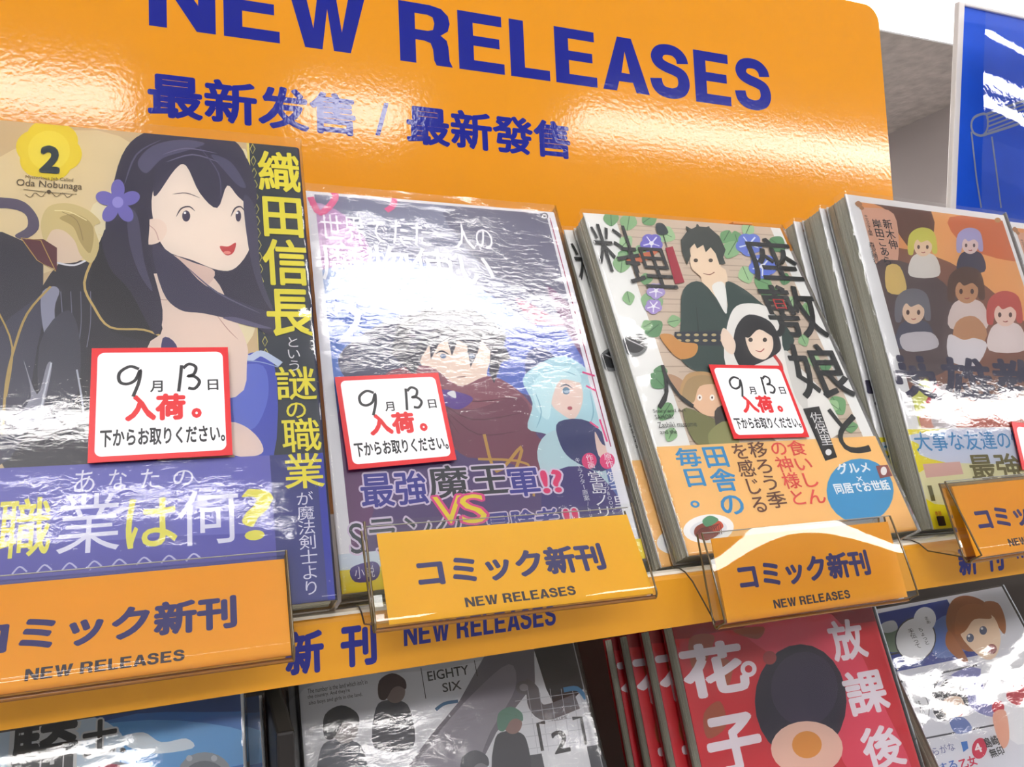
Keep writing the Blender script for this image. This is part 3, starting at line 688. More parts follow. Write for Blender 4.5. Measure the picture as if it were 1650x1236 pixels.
# ---------------- comic 3: pale cover with morning glories and brush title
p3 = lean_plane((.1377, -.0123, .0016), .4339, .0099, -.004); W3, H3 = .128, .182
def cover3(par):
    a = Print(p3, W3-.0012, H3)
    a.rect((240, 240, 238), 0, 0, W3, H3)
    xl = p3.at(990, 347)[0]; xr = p3.at(1240, 364)[0]; yo = p3.at(1125, 718)[1]
    a.clip = (xl-.004, yo, xr, H3)
    a.rect((212, 194, 176), xl, 0, xr, H3)
    for k in range(17):
        y = H3-.006-k*.0078; a.raw((184, 164, 146), [(xl, y), (xr, y+.0006), (xr, y-.0001), (xl, y-.0006)])
        for j in range(3):
            x = xl+((k*37+j*29) % 80)/1000; a.raw((196, 176, 158), [(x, y-.003), (x+.02, y-.0026), (x+.02, y-.0031), (x, y-.0036)])
    a.clip = (0, yo, W3-.001, H3)
    GR = [(120, 168, 118), (146, 186, 138), (100, 150, 106), (168, 204, 156)]
    def leaf(x, y, s, r, c):
        P = []
        for t, q in ((0, 0), (.25, .35), (.55, .42), (1, 0), (.55, -.42), (.25, -.35)):
            xx = t*s; yy = q*s; P.append((x+xx*math.cos(r)-yy*math.sin(r), y+xx*math.sin(r)+yy*math.cos(r)))
        a.poly(c, P)
        a.line((70, 104, 76), [(x, y), (x+s*.8*math.cos(r), y+s*.8*math.sin(r))], 1, smooth=False)
    rn = random.Random(5)
    for (x, y) in [(985, 365), (1010, 372), (1035, 360), (1000, 400), (1020, 420), (1045, 400), (1000, 440), (1060, 372), (1030, 450), (1010, 470), (1050, 470), (1062, 500), (1075, 520), (1040, 540), (1050, 520),
                   (1175, 372), (1190, 400), (1200, 380), (1196, 430), (1215, 450), (1240, 420), (1262, 460), (1265, 500), (1290, 540), (1310, 570), (1290, 600), (1240, 385), (1225, 470),
                   (1075, 600), (1080, 650), (1085, 690), (1070, 625), (1340, 640), (1350, 660), (1330, 600), (1300, 620), (1360, 690), (1185, 390), (1300, 510)]:
        leaf(x, y, rn.uniform(20, 34), rn.uniform(0, 6.28), GR[rn.randrange(4)])
    def flower(x, y, r, c, c2):
        for k in range(5):
            an = math.radians(k*72+20); a.ell(c, x+r*.5*math.cos(an), y+r*.45*math.sin(an), r*.6, r*.5)
        for k in range(5):
            an = math.radians(k*72+20); a.line(c2, [(x, y), (x+r*.8*math.cos(an), y+r*.75*math.sin(an))], 2, smooth=False)
        a.ell((244, 244, 250), x, y, r*.22, r*.2)
    flower(1049, 393, 17, (120, 112, 200), (230, 226, 250)); flower(1206, 395, 20, (112, 132, 214), (230, 236, 250)); flower(1228, 430, 21, (104, 128, 220), (230, 236, 250))
    flower(1056, 470, 14, (176, 160, 214), (240, 236, 250)); flower(1052, 495, 13, (170, 150, 210), (240, 236, 250))
    # wind chime with red strip
    a.poly((60, 70, 76), [(1056, 362), (1068, 362), (1076, 376), (1066, 380), (1058, 376)]); a.line((60, 60, 60), [(1068, 380), (1074, 400)], 1.2)
    a.poly((170, 44, 66), [(1071, 401), (1083, 398), (1102, 456), (1087, 459)], False)
    a.poly((206, 110, 70), [(1014, 414), (1050, 406), (1062, 404), (1046, 418), (1030, 424), (1010, 424)])
    # guitar rose-like round ornaments and cloth
    a.ell((120, 122, 124), 1022, 556, 21, 19); a.ell((44, 46, 50), 1022, 556, 16, 14); a.line((200, 200, 204), [(1010, 548), (1036, 560)], 2)
    # standing figure in a dark green robe
    a.poly((236, 214, 188), [(1130, 436), (1168, 436), (1166, 490), (1138, 486)])
    a.poly((52, 74, 70), [(1100, 468), (1130, 456), (1170, 500), (1168, 456), (1196, 466), (1226, 490), (1260, 520), (1276, 560), (1200, 600), (1140, 604), (1096, 580), (1096, 520)])
    a.poly((236, 236, 232), [(1146, 462), (1166, 458), (1170, 506), (1158, 490)])
    for q in ([(1136, 462), (1160, 500), (1176, 520)], [(1120, 490), (1124, 540), (1116, 580)]): a.line((34, 54, 52), q, 2, taper=True)
    a.poly((52, 74, 70), [(1110, 550), (1180, 560), (1200, 604), (1130, 602), (1110, 580)])
    a.poly((44, 52, 66), [(1086, 536), (1172, 534), (1176, 558), (1084, 558)], False)
    for k in range(6):
        for j in (0, 9): a.ell((196, 178, 130), 1093+k*14, 541+j, 4, 2.2)
    a.poly((206, 150, 80), [(1062, 542), (1080, 540), (1096, 552), (1122, 556), (1118, 574), (1096, 580), (1078, 566)])
    a.poly((236, 214, 188), [(1112, 430), (1112, 400), (1130, 392), (1156, 406), (1160, 430), (1150, 452), (1136, 452), (1122, 442)])
    a.poly((66, 72, 68), [(1106, 428), (1098, 408), (1096, 388), (1106, 374), (1122, 366), (1142, 368), (1158, 382), (1168, 404), (1164, 416), (1168, 426), (1158, 428), (1152, 410), (1144, 400), (1136, 408), (1132, 396), (1122, 402), (1118, 394), (1110, 402), (1112, 414)], False)
    a.poly((66, 72, 68), [(1112, 378), (1104, 366), (1118, 372), (1122, 362), (1130, 370), (1142, 366), (1136, 380)])
    for ex in (1120, 1144): a.ell((70, 60, 50), ex, 421, 3.5, 3)
    a.line((140, 90, 70), [(1132, 442), (1142, 444), (1150, 440)], 1.4)
    # figure in white kerchief
    a.poly((236, 234, 230), [(1168, 540), (1180, 500), (1204, 490), (1238, 498), (1256, 530), (1262, 566), (1290, 596), (1330, 640), (1350, 700), (1260, 720), (1200, 640), (1168, 590)])
    a.poly((214, 212, 208), [(1262, 566), (1290, 600), (1300, 660), (1280, 640)])
    a.poly((44, 44, 50), [(1180, 556), (1186, 526), (1206, 508), (1240, 520), (1256, 552), (1250, 572), (1200, 594), (1184, 580)])
    a.poly((242, 222, 204), [(1200, 540), (1214, 530), (1240, 540), (1244, 562), (1232, 580), (1214, 576), (1204, 562)])
    a.poly((38, 38, 44), [(1192, 532), (1214, 514), (1242, 528), (1248, 546), (1222, 532), (1204, 546)])
    for ex in (1208, 1231): a.ell((66, 56, 50), ex, 549, 3.5, 3.5)
    a.line((170, 90, 80), [(1216, 566), (1224, 568), (1230, 563)], 1.5)
    a.poly((238, 218, 200), [(1164, 530), (1176, 540), (1184, 556), (1180, 572), (1168, 566), (1160, 548)])
    a.line((196, 60, 56), [(1246, 574), (1256, 588), (1258, 600)], 6)
    # crouching animal-eared child in leaf cape
    a.poly((186, 150, 120), [(1076, 604), (1100, 616), (1096, 640), (1080, 622)])
    a.poly((196, 160, 112), [(1094, 640), (1104, 606), (1132, 600), (1154, 610), (1166, 640), (1150, 650), (1120, 646)])
    a.poly((232, 196, 164), [(1110, 640), (1130, 622), (1160, 624), (1168, 650), (1150, 672), (1124, 664)])
    a.poly((176, 150, 108), [(1098, 640), (1108, 612), (1136, 606), (1156, 618), (1126, 624), (1116, 650)])
    for ex in (1126, 1146): a.ell((250, 246, 240), ex, 642, 4, 5); a.ell((90, 60, 50), ex, 642, 1.5, 2)
    a.poly((128, 128, 84), [(1100, 660), (1130, 668), (1170, 690), (1176, 720), (1130, 720), (1110, 700)]); a.poly((70, 62, 60), [(1150, 664), (1176, 656), (1186, 700), (1160, 710)])
    a.poly((150, 150, 100), [(1140, 700), (1170, 680), (1190, 720), (1150, 726)])
    # orange band area printed low on the cover
    a.clip = (0, 0, W3-.001, yo); a.rect((246, 200, 128), 0, 0, W3, H3)
    a.clip = (0, 0, W3-.001, H3)
    a.ell((70, 158, 206), 1384, 792, 54, 52)
    a.ell((244, 244, 244), 1140, 853, 41, 23, -6); a.ell((226, 228, 232), 1140, 854, 30, 15, -6)
    for q in ([(1120, 850), (1140, 842), (1158, 846), (1156, 862), (1136, 872), (1118, 864)],): a.poly((140, 62, 44), q)
    a.poly((206, 80, 50), [(1136, 846), (1156, 840), (1164, 850), (1150, 858)]); a.poly((90, 150, 110), [(1130, 840), (1142, 832), (1156, 838), (1148, 846), (1136, 850)])
    for k in range(8): a.line((90, 40, 34), [(1120+k*4, 862-k), (1130+k*4, 852-k), (1140+k*3, 862)], 1)
    a.poly((146, 80, 80), [(1409, 752), (1428, 750), (1436, 768), (1416, 772)], False); a.ell((240, 236, 236), 1422, 760, 5, 7)
    a.poly((40, 40, 42), [(1292, 660), (1318, 656), (1347, 738), (1328, 744)], False)
    a.done('cover_print', par)
    a = Print(p3, W3-.0012, H3, a.n)
    BK = (44, 46, 48)
    a.Vt(BK, '座', 1193, 383, 1263, 456, bold=.012); a.Vt(BK, '敷', 1219, 460, 1296, 548, bold=.012); a.Vt(BK, '娘', 1262, 556, 1338, 648, bold=.012); a.Vt(BK, 'と', 1318, 655, 1374, 742, bold=.012)
    a.Vt(BK, '料', 950, 362, 1010, 442, bold=-.012); a.Vt(BK, '理', 1000, 395, 1064, 470, bold=-.03)
    a.Vt((206, 60, 60), '日', 1240, 482, 1262, 500, bold=.0)
    a.Vt(BK, '人', 1040, 590, 1092, 664, bold=-.005)
    a.T(BK, 'Story and Art', 1052, 668, 1105, 661); a.T(BK, 'SAHORI', 1055, 677, 1084, 670); a.T(BK, 'Zashiki musume', 1060, 691, 1122, 682); a.T(BK, 'and the', 1063, 701, 1090, 694)
    a.Vt((240, 240, 240), '佐保里', 1302, 666, 1318, 720); a.ell((240, 240, 240), 1333, 730, 5, 5)
    BL_ = (60, 150, 206); BR_ = (110, 70, 56); RD = (226, 84, 78)
    a.Vt(BL_, '毎日。', 1084, 724, 1120, 822, bold=.02); a.Vt(BL_, '田舎の', 1127, 720, 1163, 836, bold=.02)
    a.Vt(BR_, 'を感じる', 1174, 716, 1198, 830, bold=.01); a.Vt(BR_, '移ろう季', 1202, 714, 1228, 822, bold=.01)
    a.Vt(RD, 'の神様と', 1236, 712, 1260, 818, bold=.01); a.Vt(RD, '食いしん', 1264, 712, 1290, 816, bold=.01)
    a.T((240, 246, 250), 'グルメ', 1350, 766, 1402, 748, bold=.03); a.T((240, 246, 250), '×', 1380, 777, 1389, 769); a.T((240, 246, 250), '同居でお世話', 1346, 798, 1434, 780, bold=.03)
    a.done('cover_lettering', par)
b3 = comic(p3, W3, H3, .0125, (240, 240, 240), (240, 240, 240), 'white comic with black brush title and pale orange foot, front copy at upper shelf centre',
           amp=.0005, seed=21, top=.001, bulge=.0004)
cover3(b3)
behind(b3, -.0052, .0138, label='second copy of black brush title comic, its white edge left of the front copy')
behind(b3, .001, .0276, label='third copy of the black brush title comic, hidden behind the other two')
sticker(b3, p3, [(1146, 589), (1262, 588), (1304, 704), (1183, 707)], 'date_sticker', .0024, 'narrow-looking white notice sticker with red border and handwritten date')
cl = bpy.data.objects.new('plastic_clip', None); C.objects.link(cl); pc = Plane((0, .085, 0), (1, 0, 0), (0, 0, 1)); q = pc.at(1205, 357)
cl.location = (q[0]-.012, .088, q[1]-.012); tag(cl, 'small translucent orange plastic clip above the brush title comic', 'clip')
cm = mat((226, 140, 40), rough=.2, spec=.6, name='orange_plastic')
bevel_box('clip_tab', (-.001, -.006, .009), (.013, .0088, .0105), cm, cl, .0005); bevel_box('clip_back', (-.001, .0076, -.008), (.013, .0090, .0105), cm, cl, .0005)

# ---------------- comic 4: sunset group cover with yellow band, right
p4 = lean_plane((.28, -.0076, 0), .2383, .0123, -.0299); W4, H4 = .1269, .1839
b4 = comic(p4, W4, H4, .0145, (240, 240, 242), (240, 240, 242), 'comic with sunset orange cover and yellow foot, front copy of the right stack',
           amp=.0004, seed=31, top=.001, bulge=.0003)
a = Print(p4, W4-.0012, H4)
a.rect((242, 242, 244), 0, 0, W4, H4)
def fr(x, y): return p4.at(x, y)
y0f = p4.at(1470, 650)[1]; a.clip = (p4.at(1385, 330)[0], p4.at(1463, 690)[1], W4-.004, H4-.004)
a.rect((232, 160, 100), 0, 0, W4, H4)
a.poly((240, 176, 110), [(1480, 330), (1620, 350), (1680, 560), (1560, 520), (1500, 400)])
a.poly((216, 120, 70), [(1530, 350), (1640, 360), (1650, 420), (1560, 400)])
a.poly((110, 70, 56), [(1400, 324), (1500, 340), (1490, 420), (1450, 380), (1430, 340)])
a.poly((140, 92, 74), [(1390, 420), (1450, 400), (1560, 440), (1680, 560), (1680, 700), (1430, 700)])
a.poly((226, 176, 150), [(1384, 345), (1400, 335), (1440, 345), (1448, 400), (1440, 430), (1404, 430)])
a.poly((96, 78, 80), [(1404, 430), (1500, 440), (1560, 520), (1520, 600), (1430, 600)])
a.poly((226, 196, 120), [(1428, 430), (1450, 430), (1460, 470), (1430, 470)])
def person(hair, skin, cloth, x, y, s, tilt=0):
    a.poly(cloth, [(x-s*.9, y+s*2.4), (x-s*.8, y+s*1.1), (x, y+s*.7), (x+s*1.0, y+s*1.0), (x+s*1.2, y+s*2.4)])
    a.poly(hair, [(x-s*1.05, y+s*.7), (x-s*.95, y-s*.6), (x-s*.1, y-s*1.15), (x+s*.85, y-s*.8), (x+s*1.1, y+s*.6), (x+s*.8, y+s*.75), (x+s*.5, y+s*.3), (x-s*.5, y+s*.3), (x-s*.7, y+s*.85)])
    a.ell(skin, x+s*.05, y+s*.25, s*.66, s*.72)
    a.poly(hair, [(x-s*.85, y+s*.3), (x-s*.8, y-s*.6), (x, y-s), (x+s*.8, y-s*.5), (x+s*.85, y+s*.2), (x+s*.4, y-s*.2), (x-s*.1, y-s*.05), (x-s*.4, y-s*.25)])
    for e in (-.28, .36): a.ell((80, 50, 50), x+e*s, y+s*.28, s*.1, s*.15)
    a.line((170, 80, 70), [(x-.08*s, y+.66*s), (x+.06*s, y+.7*s), (x+.2*s, y+.65*s)], 1.2)
person((212, 208, 90), (238, 208, 180), (226, 220, 214), 1486, 392, 22)
person((176, 170, 214), (232, 206, 200), (70, 66, 90), 1562, 390, 20)
person((96, 66, 54), (200, 150, 112), (226, 210, 206), 1556, 462, 28)
person((200, 90, 84), (240, 210, 196), (236, 222, 220), 1618, 500, 27)
person((120, 118, 128), (236, 206, 180), (84, 84, 104), 1470, 496, 27)
a.poly((200, 150, 112), [(1540, 520), (1570, 510), (1590, 540), (1560, 580), (1536, 560)]); a.poly((232, 226, 230), [(1528, 540), (1552, 548), (1570, 545), (1590, 556), (1570, 590), (1530, 580)])
a.poly((206, 200, 206), [(1452, 540), (1500, 536), (1510, 560), (1460, 566)])
a.poly((222, 226, 110), [(1462, 650), (1490, 610), (1500, 640), (1490, 690), (1468, 680)]); a.poly((226, 60, 90), [(1490, 650), (1508, 612), (1520, 650)], False)
a.poly((220, 150, 130), [(1500, 650), (1640, 640), (1680, 700), (1500, 700)])
a.poly((206, 196, 200), [(1500, 640), (1530, 620), (1540, 690), (1505, 690)])
a.poly((200, 110, 90), [(1560, 690), (1590, 664), (1680, 680), (1680, 700)])
yo = p4.at(1463, 692)[1]
a.clip = (0, 0, W4-.001, yo); a.rect((244, 230, 40), 0, 0, W4, H4)
a.poly((220, 226, 244), [(1470, 700), (1700, 680), (1700, 770), (1500, 740), (1480, 716)])
a.poly((240, 236, 190), [(1500, 750), (1720, 760), (1720, 810), (1505, 812)])
a.poly((232, 190, 180), [(1486, 748), (1546, 744), (1552, 764), (1492, 770)], False)
a.clip = (0, 0, W4-.001, H4)
for x, y, r in ((1383, 330, 6), (1388, 336, 4)):
    a.poly((180, 130, 90), [(x-r, y-r*.3), (x, y-r), (x+r, y), (x, y+r*.7)])
a.ell((200, 150, 90), 1607, 355, 5, 4)
a.done('cover_print', b4)
a = Print(p4, W4-.0012, H4, a.n)
DK = (40, 40, 52)
a.Vt(DK, '新木伸', 1421, 353, 1434, 402, bold=.01); a.Vt(DK, '岸田こあら', 1404, 353, 1417, 428, bold=.01); a.Vt(DK, '森沢晴行', 1399, 390, 1407, 426)
a.Vt(DK, 'キャラクター原案', 1391, 346, 1397, 380)
a.T((56, 54, 84), '英雄教', 1440, 648, 1690, 572, bold=.03)
a.T((200, 130, 120), 'CLASSROOM', 1546, 668, 1640, 660)
a.T((70, 150, 206), '大事な友達の悩み', 1477, 728, 1680, 696, bold=.01)
a.T((120, 110, 60), '最強', 1568, 776, 1650, 732, bold=.02); a.T((110, 104, 60), '100', 1500, 808, 1585, 782, bold=.0)
a.T((206, 60, 50), '巻頭', 1507, 832, 1517, 824); a.T(DK, '1', 1512, 848, 1524, 832, bold=.03)
a.done('cover_lettering', b4)
c2 = behind(b4, -.0038, .0158, label='second copy of the sunset group comic, its page edges fanned left behind the front copy')
c3 = behind(b4, -.0088, .0316, label='third copy of the sunset group comic, rearmost in the fanned stack')
c4 = behind(b4, .1325, .0055, label='sunset group comic cut off at the right edge, beside the fanned stack')
sticker(b4, p4, [(1630, 686), (1738, 690), (1775, 770), (1648, 757)], 'date_sticker', .0022, 'white notice sticker with red border cut off at the right edge')

# ================================================================== lower row
# comic 5: blue sky cover, lower left
pL1 = lean_plane((-.1588, -.06, -.22), .4016, 0, .011); HL = .2003
l1 = comic(pL1, .128, HL, .013, (70, 130, 190), (220, 222, 226), 'comic with blue sky cover and bold dark title, lower left under the shelf edge', amp=.0007, seed=41, bulge=.0004)
a = Print(pL1, .1268, HL); a.rect((52, 118, 192), 0, 0, .128, HL)
a.poly((30, 74, 140), [(-60, 1140), (120, 1110), (420, 1060), (420, 1140), (220, 1150), (60, 1190)])
a.poly((96, 166, 222), [(60, 1190), (240, 1160), (400, 1180), (400, 1230), (200, 1250), (60, 1240)])
a.poly((206, 222, 236), [(-40, 1176), (120, 1150), (200, 1190), (150, 1260), (-40, 1260)])
a.poly((226, 234, 240), [(190, 1192), (230, 1180), (260, 1196), (300, 1190), (310, 1206), (240, 1214)])
a.ell((150, 156, 162), 330, 1250, 44, 38); a.ell((110, 116, 124), 330, 1254, 34, 28)
for ex in (305, 345): a.ell((190, 194, 198), ex, 1222, 5, 5)
a.ell((176, 30, 70), 178, 1242, 26, 12); a.ell((150, 150, 156), 178, 1245, 42, 18, n=20); a.ell((176, 30, 70), 178, 1240, 24, 9)
a.done('cover_print', l1)
a = Print(pL1, .1268, HL, a.n)
a.T((34, 34, 38), '騎', 8, 1278, 124, 1168, bold=.03, glow=(226, 226, 226)); a.T((34, 34, 38), '士', 132, 1220, 188, 1164, bold=.03, glow=(226, 226, 226))
a.ell((40, 40, 44), 198, 1209, 5, 4)
a.done('title_lettering', l1)
behind(l1, .007, .0145, label='second copy of the blue sky comic, a sliver beside the dark upright')

# comic 6: grey cover EIGHTY SIX
pL2 = lean_plane((-.0086, -.0264, -.22), .4502, 0, .0074); HL = .1965
l2 = comic(pL2, .128, HL, .0125, (206, 206, 210), (150, 150, 156), 'grey comic lettered EIGHTY SIX in heavily crinkled wrap, middle of the lower shelf', film=FILM_WRINKLED, amp=.0010, seed=51, bulge=.0004)
a = Print(pL2, .1268, HL); a.rect((206, 206, 212), 0, 0, .128, HL)
a.poly((226, 226, 232), [(490, 1110), (700, 1080), (900, 1060), (960, 1236), (980, 1260), (490, 1260)])
a.poly((118, 112, 124), [(790, 1040), (860, 1030), (862, 1100), (800, 1180), (760, 1260), (640, 1260), (690, 1190), (740, 1130)], False)
a.poly((150, 144, 156), [(700, 1190), (760, 1120), (820, 1070), (830, 1110), (790, 1180), (750, 1260), (660, 1260)])
a.poly((44, 40, 46), [(855, 1030), (930, 1030), (950, 1100), (900, 1150), (880, 1110)], False)
a.line((112, 106, 112), [(844, 1104), (858, 1114), (862, 1136), (880, 1148), (930, 1130)], 22); a.ell((112, 106, 112), 844, 1108, 13, 11); a.ell((160, 154, 160), 844, 1108, 7, 6)
for k in range(6): a.line((190, 190, 198), [(850+k*18, 1110), (870+k*18, 1236)], .8, smooth=False)
for k in range(6): a.line((190, 190, 198), [(830, 1130+k*20), (960, 1112+k*20)], .8, smooth=False)
a.poly((72, 72, 80), [(835, 1220), (990, 1196), (1000, 1260), (840, 1260)], False); a.poly((226, 226, 230), [(872, 1212), (945, 1202), (952, 1236), (880, 1250)], False)
def silh(hair, cloth, skin, x, y, s):
    a.poly(cloth, [(x-s*1.3, y+s*4.4), (x-s*1.2, y+s*1.5), (x-s*.3, y+s*.9), (x+s*.4, y+s*.9), (x+s*1.3, y+s*1.6), (x+s*1.5, y+s*4.4)])
    a.ell(skin, x+s*.2, y+s*.3, s*.75, s*.85)
    a.poly(hair, [(x-s, y+s*.7), (x-s*.95, y-s*.5), (x, y-s*1.05), (x+s*.9, y-s*.6), (x+s, y+s*.1), (x+s*.5, y-s*.1), (x, y+s*.1), (x-s*.5, y+s*.9)])
silh((70, 44, 50), (78, 80, 92), (150, 130, 128), 632, 1108, 22)
silh((56, 58, 68), (90, 94, 108), (176, 170, 172), 550, 1166, 28)
silh((96, 140, 122), (60, 58, 68), (150, 116, 112), 822, 1160, 20)
silh((74, 74, 84), (64, 62, 72), (120, 118, 126), 765, 1232, 22)
a.line((60, 110, 150), [(702, 1144), (716, 1134), (738, 1130)], 5); a.line((70, 130, 176), [(908, 1112), (930, 1110), (944, 1126)], 7)
a.done('cover_print', l2)
a = Print(pL2, .1268, HL, a.n); K = (44, 42, 46)
a.T(K, 'The number is the land which isn\'t in', 496, 1118, 592, 1110); a.T(K, 'the country. And they\'re', 496, 1128, 564, 1120); a.T(K, 'also boys and girls in the land.', 498, 1138, 584, 1130)
a.T(K, 'EIGHTY', 690, 1098, 756, 1082, bold=.01); a.T(K, 'SIX', 714, 1116, 744, 1101, bold=.01)
a.line(K, [(678, 1076), (686, 1126)], 1.2, smooth=False); a.line(K, [(764, 1064), (769, 1090)], 1.2, smooth=False)
a.T(K, 'VOLUME', 888, 1163, 914, 1158); a.T(K, '2', 894, 1216, 920, 1178, bold=.02)
for q in ([(878, 1164), (866, 1166), (874, 1210)], [(922, 1158), (936, 1156), (944, 1200)]): a.line(K, q, 5, smooth=False)
a.done('cover_lettering', l2)
behind(l2, -.003, .014, label='second copy of the grey EIGHTY SIX comic, a dark edge at its left')

# comic 7: red cover, with copies fanned to the left
pL3 = lean_plane((.1651, -.0083, -.22), .3218, 0, -.0151); HL = .187
l3 = comic(pL3, .128, HL, .0105, (196, 30, 38), (196, 30, 38), 'glossy red comic with white vertical titles, front copy of the stack on the lower shelf', amp=.00035, seed=61, bulge=.0005)
a = Print(pL3, .1268, HL); a.rect((208, 34, 48), 0, 0, .128, HL)
a.poly((160, 20, 36), [(1070, 1000), (1420, 960), (1420, 1000), (1200, 1012), (1090, 1030)])
a.poly((226, 70, 96), [(1200, 1010), (1340, 990), (1430, 1150), (1470, 1260), (1380, 1260), (1300, 1100), (1220, 1040)])
for q in ([(1110, 1030), (1150, 1024), (1140, 1060), (1120, 1090)], [(1134, 1150), (1160, 1130), (1170, 1170), (1140, 1190)], [(1150, 1060), (1180, 1070), (1170, 1110)], [(1180, 1016), (1230, 1010), (1220, 1030)]):
    a.poly((170, 84, 52), q)
# plain round dark and amber shapes in place of the printed figure
a.ell((44, 34, 52), 1290, 1130, 74, 92); a.ell((60, 48, 72), 1296, 1110, 54, 60)
a.ell((236, 196, 178), 1300, 1206, 58, 44); a.ell((222, 150, 60), 1300, 1200, 24, 22); a.ell((170, 60, 60), 1240, 1060, 11, 11)
a.done('cover_print', l3)
a = Print(pL3, .1268, HL, a.n); wt = (238, 232, 240)
a.T(wt, '花', 1108, 1130, 1212, 1040, bold=.035); a.T(wt, '子', 1150, 1256, 1238, 1156, bold=.035)
a.ell(wt, 1206, 1078, 13, 13); a.ell((208, 34, 48), 1206, 1078, 6, 6)
a.T(wt, '放', 1346, 1068, 1402, 1000, bold=.03); a.T(wt, '課', 1372, 1157, 1438, 1082, bold=.03); a.T(wt, '後', 1400, 1246, 1464, 1172, bold=.03)
a.done('title_lettering', l3)
for k, (dx, dz, lab) in enumerate(((-.0062, .0125, 'second copy of the red comic, next left behind the front copy'), (-.0124, .0250, 'third copy of the red comic, its red edge between two page blocks'),
                                   (-.0150, .0375, 'rearmost copy of the red comic, leftmost of the red fan'))):
    behind(l3, dx, dz, label=lab)

# comic 8: four-panel style cover, lower right
_p = lean_plane((.2505, -.06, -.22), .4796, 0, .0154); HL = .182
_c = CAM+(_p.o+_p.X*.128+_p.U*.197-CAM)*1.27
pL4 = Plane(_c-_p.X*.128-_p.U*HL, _p.X, _p.U)
l4 = comic(pL4, .128, HL, .012, (226, 226, 232), (214, 214, 222), 'white comic with blue sky panel and speech balloons on its cover, lower right', amp=.0007, seed=71, bulge=.0005)
a = Print(pL4, .1268, HL); a.rect((222, 222, 230), 0, 0, .128, HL)
a.poly((44, 66, 150), [(1408, 990), (1526, 966), (1576, 1056), (1436, 1084)], False)
a.poly((96, 124, 190), [(1500, 1010), (1540, 990), (1566, 1040), (1510, 1060)])
a.poly((120, 138, 120), [(1424, 1020), (1450, 1014), (1458, 1044), (1432, 1050)]); a.poly((200, 204, 210), [(1420, 1006), (1440, 1000), (1446, 1014), (1426, 1020)])
a.line((60, 60, 66), [(1430, 1056), (1470, 1050), (1440, 1084)], 2)
a.line((60, 60, 70), [(1444, 1100), (1574, 1072)], 2.5, smooth=False)
a.poly((140, 140, 196), [(1530, 1090), (1580, 1078), (1620, 1150), (1580, 1150), (1546, 1120)])
a.line((60, 60, 70), [(1480, 1192), (1604, 1168)], 2, smooth=False)
a.ell((70, 70, 78), 1475, 1030, 33, 36, 20); a.ell((238, 238, 242), 1475, 1030, 31, 34, 20); a.ell((238, 238, 242), 1490, 998, 18, 20, 10)
a.ell((70, 70, 78), 1478, 1140, 19, 28, -12); a.ell((238, 238, 242), 1478, 1140, 18, 27, -12)
# generic pig-tailed child and smaller child
a.poly((236, 236, 240), [(1580, 1080), (1620, 1056), (1680, 1060), (1700, 1160), (1640, 1200), (1600, 1140)])
a.poly((166, 104, 66), [(1524, 1000), (1534, 968), (1560, 960), (1590, 974), (1600, 1010), (1596, 1040), (1560, 1050), (1534, 1030)])
a.poly((176, 112, 70), [(1584, 972), (1608, 972), (1620, 1000), (1618, 1022), (1602, 1000)]); a.poly((176, 112, 70), [(1528, 1016), (1524, 1040), (1544, 1062), (1560, 1066), (1546, 1040)])
a.poly((242, 216, 190), [(1548, 1024), (1560, 1002), (1596, 990), (1612, 1024), (1604, 1058), (1582, 1060)])
a.poly((176, 112, 70), [(1538, 1020), (1546, 980), (1580, 974), (1598, 996), (1570, 998), (1554, 1018)])
for ex, ey in ((1563, 1028), (1584, 1016)): a.ell((90, 100, 130), ex, ey, 6, 7); a.ell((250, 250, 252), ex-2, ey-3, 2, 2)
a.ell((150, 60, 54), 1598, 1046, 8, 8)
a.poly((196, 40, 56), [(1622, 1116), (1640, 1100), (1652, 1112), (1644, 1136), (1626, 1130)]); a.ell((212, 50, 70), 1608, 1140, 10, 11); a.poly((236, 176, 150), [(1600, 1150), (1620, 1146), (1626, 1190), (1616, 1206), (1604, 1180)])
a.poly((48, 44, 52), [(1502, 1140), (1506, 1100), (1530, 1088), (1552, 1108), (1560, 1140), (1540, 1156), (1514, 1160)]); a.poly((240, 214, 194), [(1516, 1142), (1526, 1124), (1548, 1124), (1554, 1146), (1538, 1160)])
for ex in (1530, 1546): a.ell((70, 50, 60), ex, 1136, 2.5, 3)
a.ell((190, 70, 80), 1546, 1150, 5, 4); a.line((226, 226, 236), [(1508, 1112), (1522, 1092), (1546, 1096)], 5)
a.poly((110, 130, 190), [(1530, 1160), (1552, 1156), (1566, 1176), (1540, 1182)])
a.poly((60, 120, 196), [(1548, 1196), (1558, 1194), (1560, 1206), (1552, 1212)], False); a.ell((206, 36, 76), 1578, 1206, 12, 17, 10)
a.done('cover_print', l4)
a = Print(pL4, .1268, HL, a.n)
a.Vt(K, 'ちょっと', 1478, 1012, 1485, 1040); a.Vt(K, '手伝って', 1462, 1014, 1470, 1046); a.Vt(K, 'まあ', 1488, 994, 1494, 1006); a.Vt(K, 'はーい', 1474, 1130, 1481, 1152)
a.T((206, 36, 76), '乙女', 1550, 1240, 1576, 1222, bold=.03); a.T((70, 110, 190), 'する', 1516, 1246, 1544, 1230, bold=.02); a.T((240, 236, 240), '4', 1573, 1214, 1584, 1198, bold=.02)
a.T(K, '島崎', 1590, 1206, 1612, 1188, bold=.02); a.T(K, '無印', 1598, 1222, 1620, 1206, bold=.02); a.T((90, 96, 150), 'ひらがな', 1492, 1222, 1540, 1208)
a.done('cover_lettering', l4)

